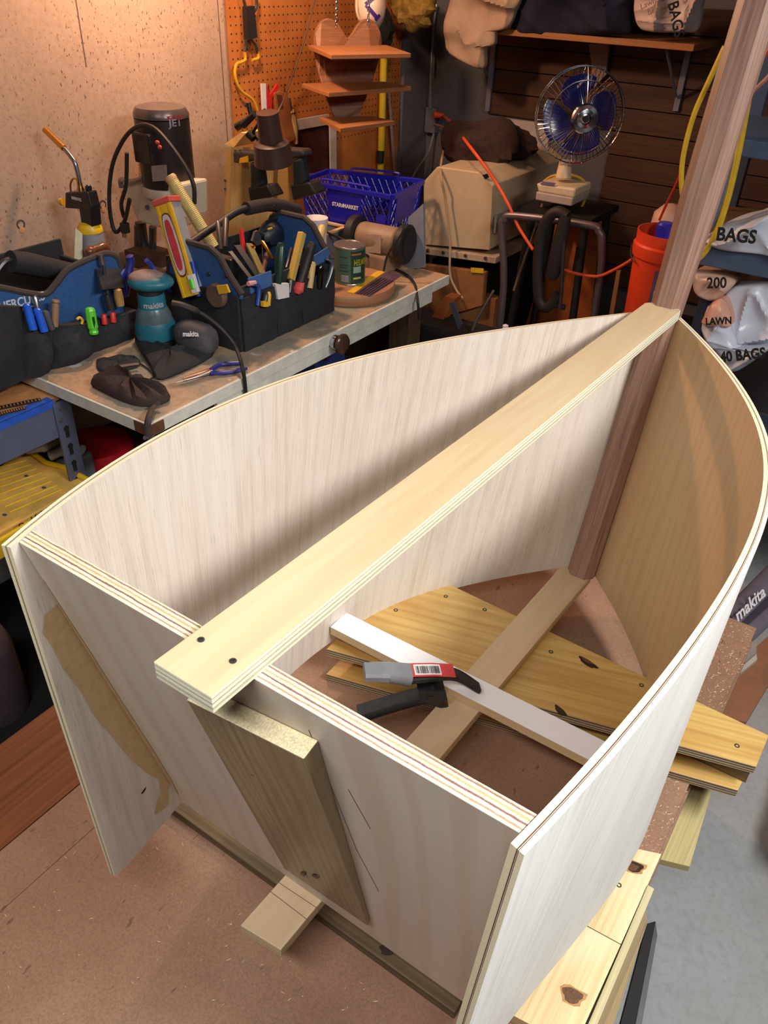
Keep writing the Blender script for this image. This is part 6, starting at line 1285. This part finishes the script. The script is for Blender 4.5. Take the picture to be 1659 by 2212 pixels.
gbx = thing('grey_tub', 'grey tub under the gloves beside the yellow stool', 'tub', (-1.47, .80, 0)); MB().box((-1.47, .80, .235), (.17, .09, .47), taper=1.02).build('tub', plain('tub_grey', (98, 100, 106), .6), gbx, bevel=.01)
sl = thing('step_stool', 'yellow plastic step stool with ribbed top and black handwriting', 'stool', (-1.35, .55, 0)); m_sty = plain('stool_yellow', (242, 198, 40), .45, 0, .12, 18); m_stt = plain('stool_top_dirty', (232, 184, 92), .6, 0, .2, 14)
zst = .46
c4 = [at(-140, 1110, z=zst), at(52, 968, z=zst), at(195, 1040, z=zst), at(0, 1150, z=zst), at(-140, 1240, z=zst)]
top_ = MB().prism(c4, (0, 0, -.03)).build('top', m_stt, sl, bevel=.004)
lip = [at(195, 1042, z=zst+.004), at(-140, 1242, z=zst+.004)]; ld_ = (lip[1]-lip[0]).normalized(); out_ = V((0, 0, 1)).cross(ld_); out_ = out_ if out_.dot(CAM-lip[0]) > 0 else -out_
MB().hexa([lip[0]+V((0, 0, -.05)), lip[1]+V((0, 0, -.05)), lip[0]+out_*.016+V((0, 0, -.05)), lip[1]+out_*.016+V((0, 0, -.05)), lip[0], lip[1], lip[0]+out_*.012, lip[1]+out_*.012]).build('front_lip', m_sty, sl, bevel=.004)
l2 = [at(52, 966, z=zst+.004), at(195, 1040, z=zst+.004)]
MB().tube([l2[0], at(100, 1000, z=zst+.006), at(140, 1010, z=zst+.006), l2[1]], .008, 8).build('side_lip', m_sty, sl, smooth=True)
for k in range(9):
    a, b = at(-60+k*10, 1010+k*12, z=zst+.001), at(45+k*11, 985+k*9, z=zst+.001); MB().tube([a, b], .003, 6, squash=.4).build('rib', m_sty, sl, smooth=True)
lettering('PnKiWi', .040, at(75, 1117, z=zst-.005)+out_*.015, lip[0]-lip[1], V((0, 0, 1))*.9+out_*-.3, m_ink, sl, width=.11, bold=-.0004)
for q in ((57, 1028), (95, 1053), (10, 1112)): MB().ell(at(*q, z=zst+.001), (.007, .005, .0008)).build('paint_drop', plain('paint_violet', (96, 76, 120), .5), top_)
for (u, v) in ((-1.45, .44), (-1.20, .52), (-1.42, .74), (-1.25, .74)): MB().box((u, v, .2195), (.05, .05, .421), taper=.8).build('leg', m_sty, sl, bevel=.006)
rb = thing('red_bucket', 'white bucket with red lid beyond the shelf unit post', 'bucket', (-1.525, .955, 0)); cr = V((-1.525, .955, .0))
MB().lathe(V((cr.x, cr.y, .001)), (0, 0, 1), [(.085, 0), (.103, .36)], 30).build('pail', plain('pail_white', (196, 206, 226), .4), rb, smooth=True); MB().lathe(V((cr.x, cr.y, .355)), (0, 0, 1), [(.106, 0), (.109, .008), (.109, .03), (.104, .045), (.08, .05), (0, .05)], 30).build('lid', plain('lid_red', (180, 22, 34), .4), rb, smooth=True)
pb = thing('purple_jug', 'dull purple jug standing at the left edge below the stool', 'jug', at(0, 1440, z=0)); pq = at(-45, 1400, z=.22); MB().lathe(V((pq.x, pq.y, .001)), (0, 0, 1), [(.07, 0), (.075, .02), (.075, .22), (.06, .27), (.03, .29), (.03, .31), (0, .31)], 24).build('jug', plain('jug_purple', (92, 76, 84), .5), pb, smooth=True)
# sawdust flecks scattered on the table
mb = MB(); rs = random.Random(11)
for i in range(1700):
    if i < 160: x_, y_ = rs.uniform(-.45, .30), rs.uniform(-.22, .12)
    else: x_, y_ = rs.uniform(.20, .344), rs.uniform(.50, 1.14)
    a_ = rs.random()*3.14; l_ = rs.uniform(.0006, .0035) if i > 160 else rs.uniform(.001, .0045); w2_ = .0004; c_, s_ = math.cos(a_)*l_, math.sin(a_)*l_; z_ = ZT+.0006
    mb.face([(x_-c_, y_-s_, z_), (x_+w2_, y_-w2_, z_), (x_+c_, y_+s_, z_+.0008), (x_-w2_, y_+w2_, z_)])
o = mb.build('sawdust', plain('shaving', (232, 208, 170), .8), None); o['kind'] = 'stuff'; o['label'] = 'pale wood shavings and sawdust scattered on the hardboard table'; o['category'] = 'sawdust'
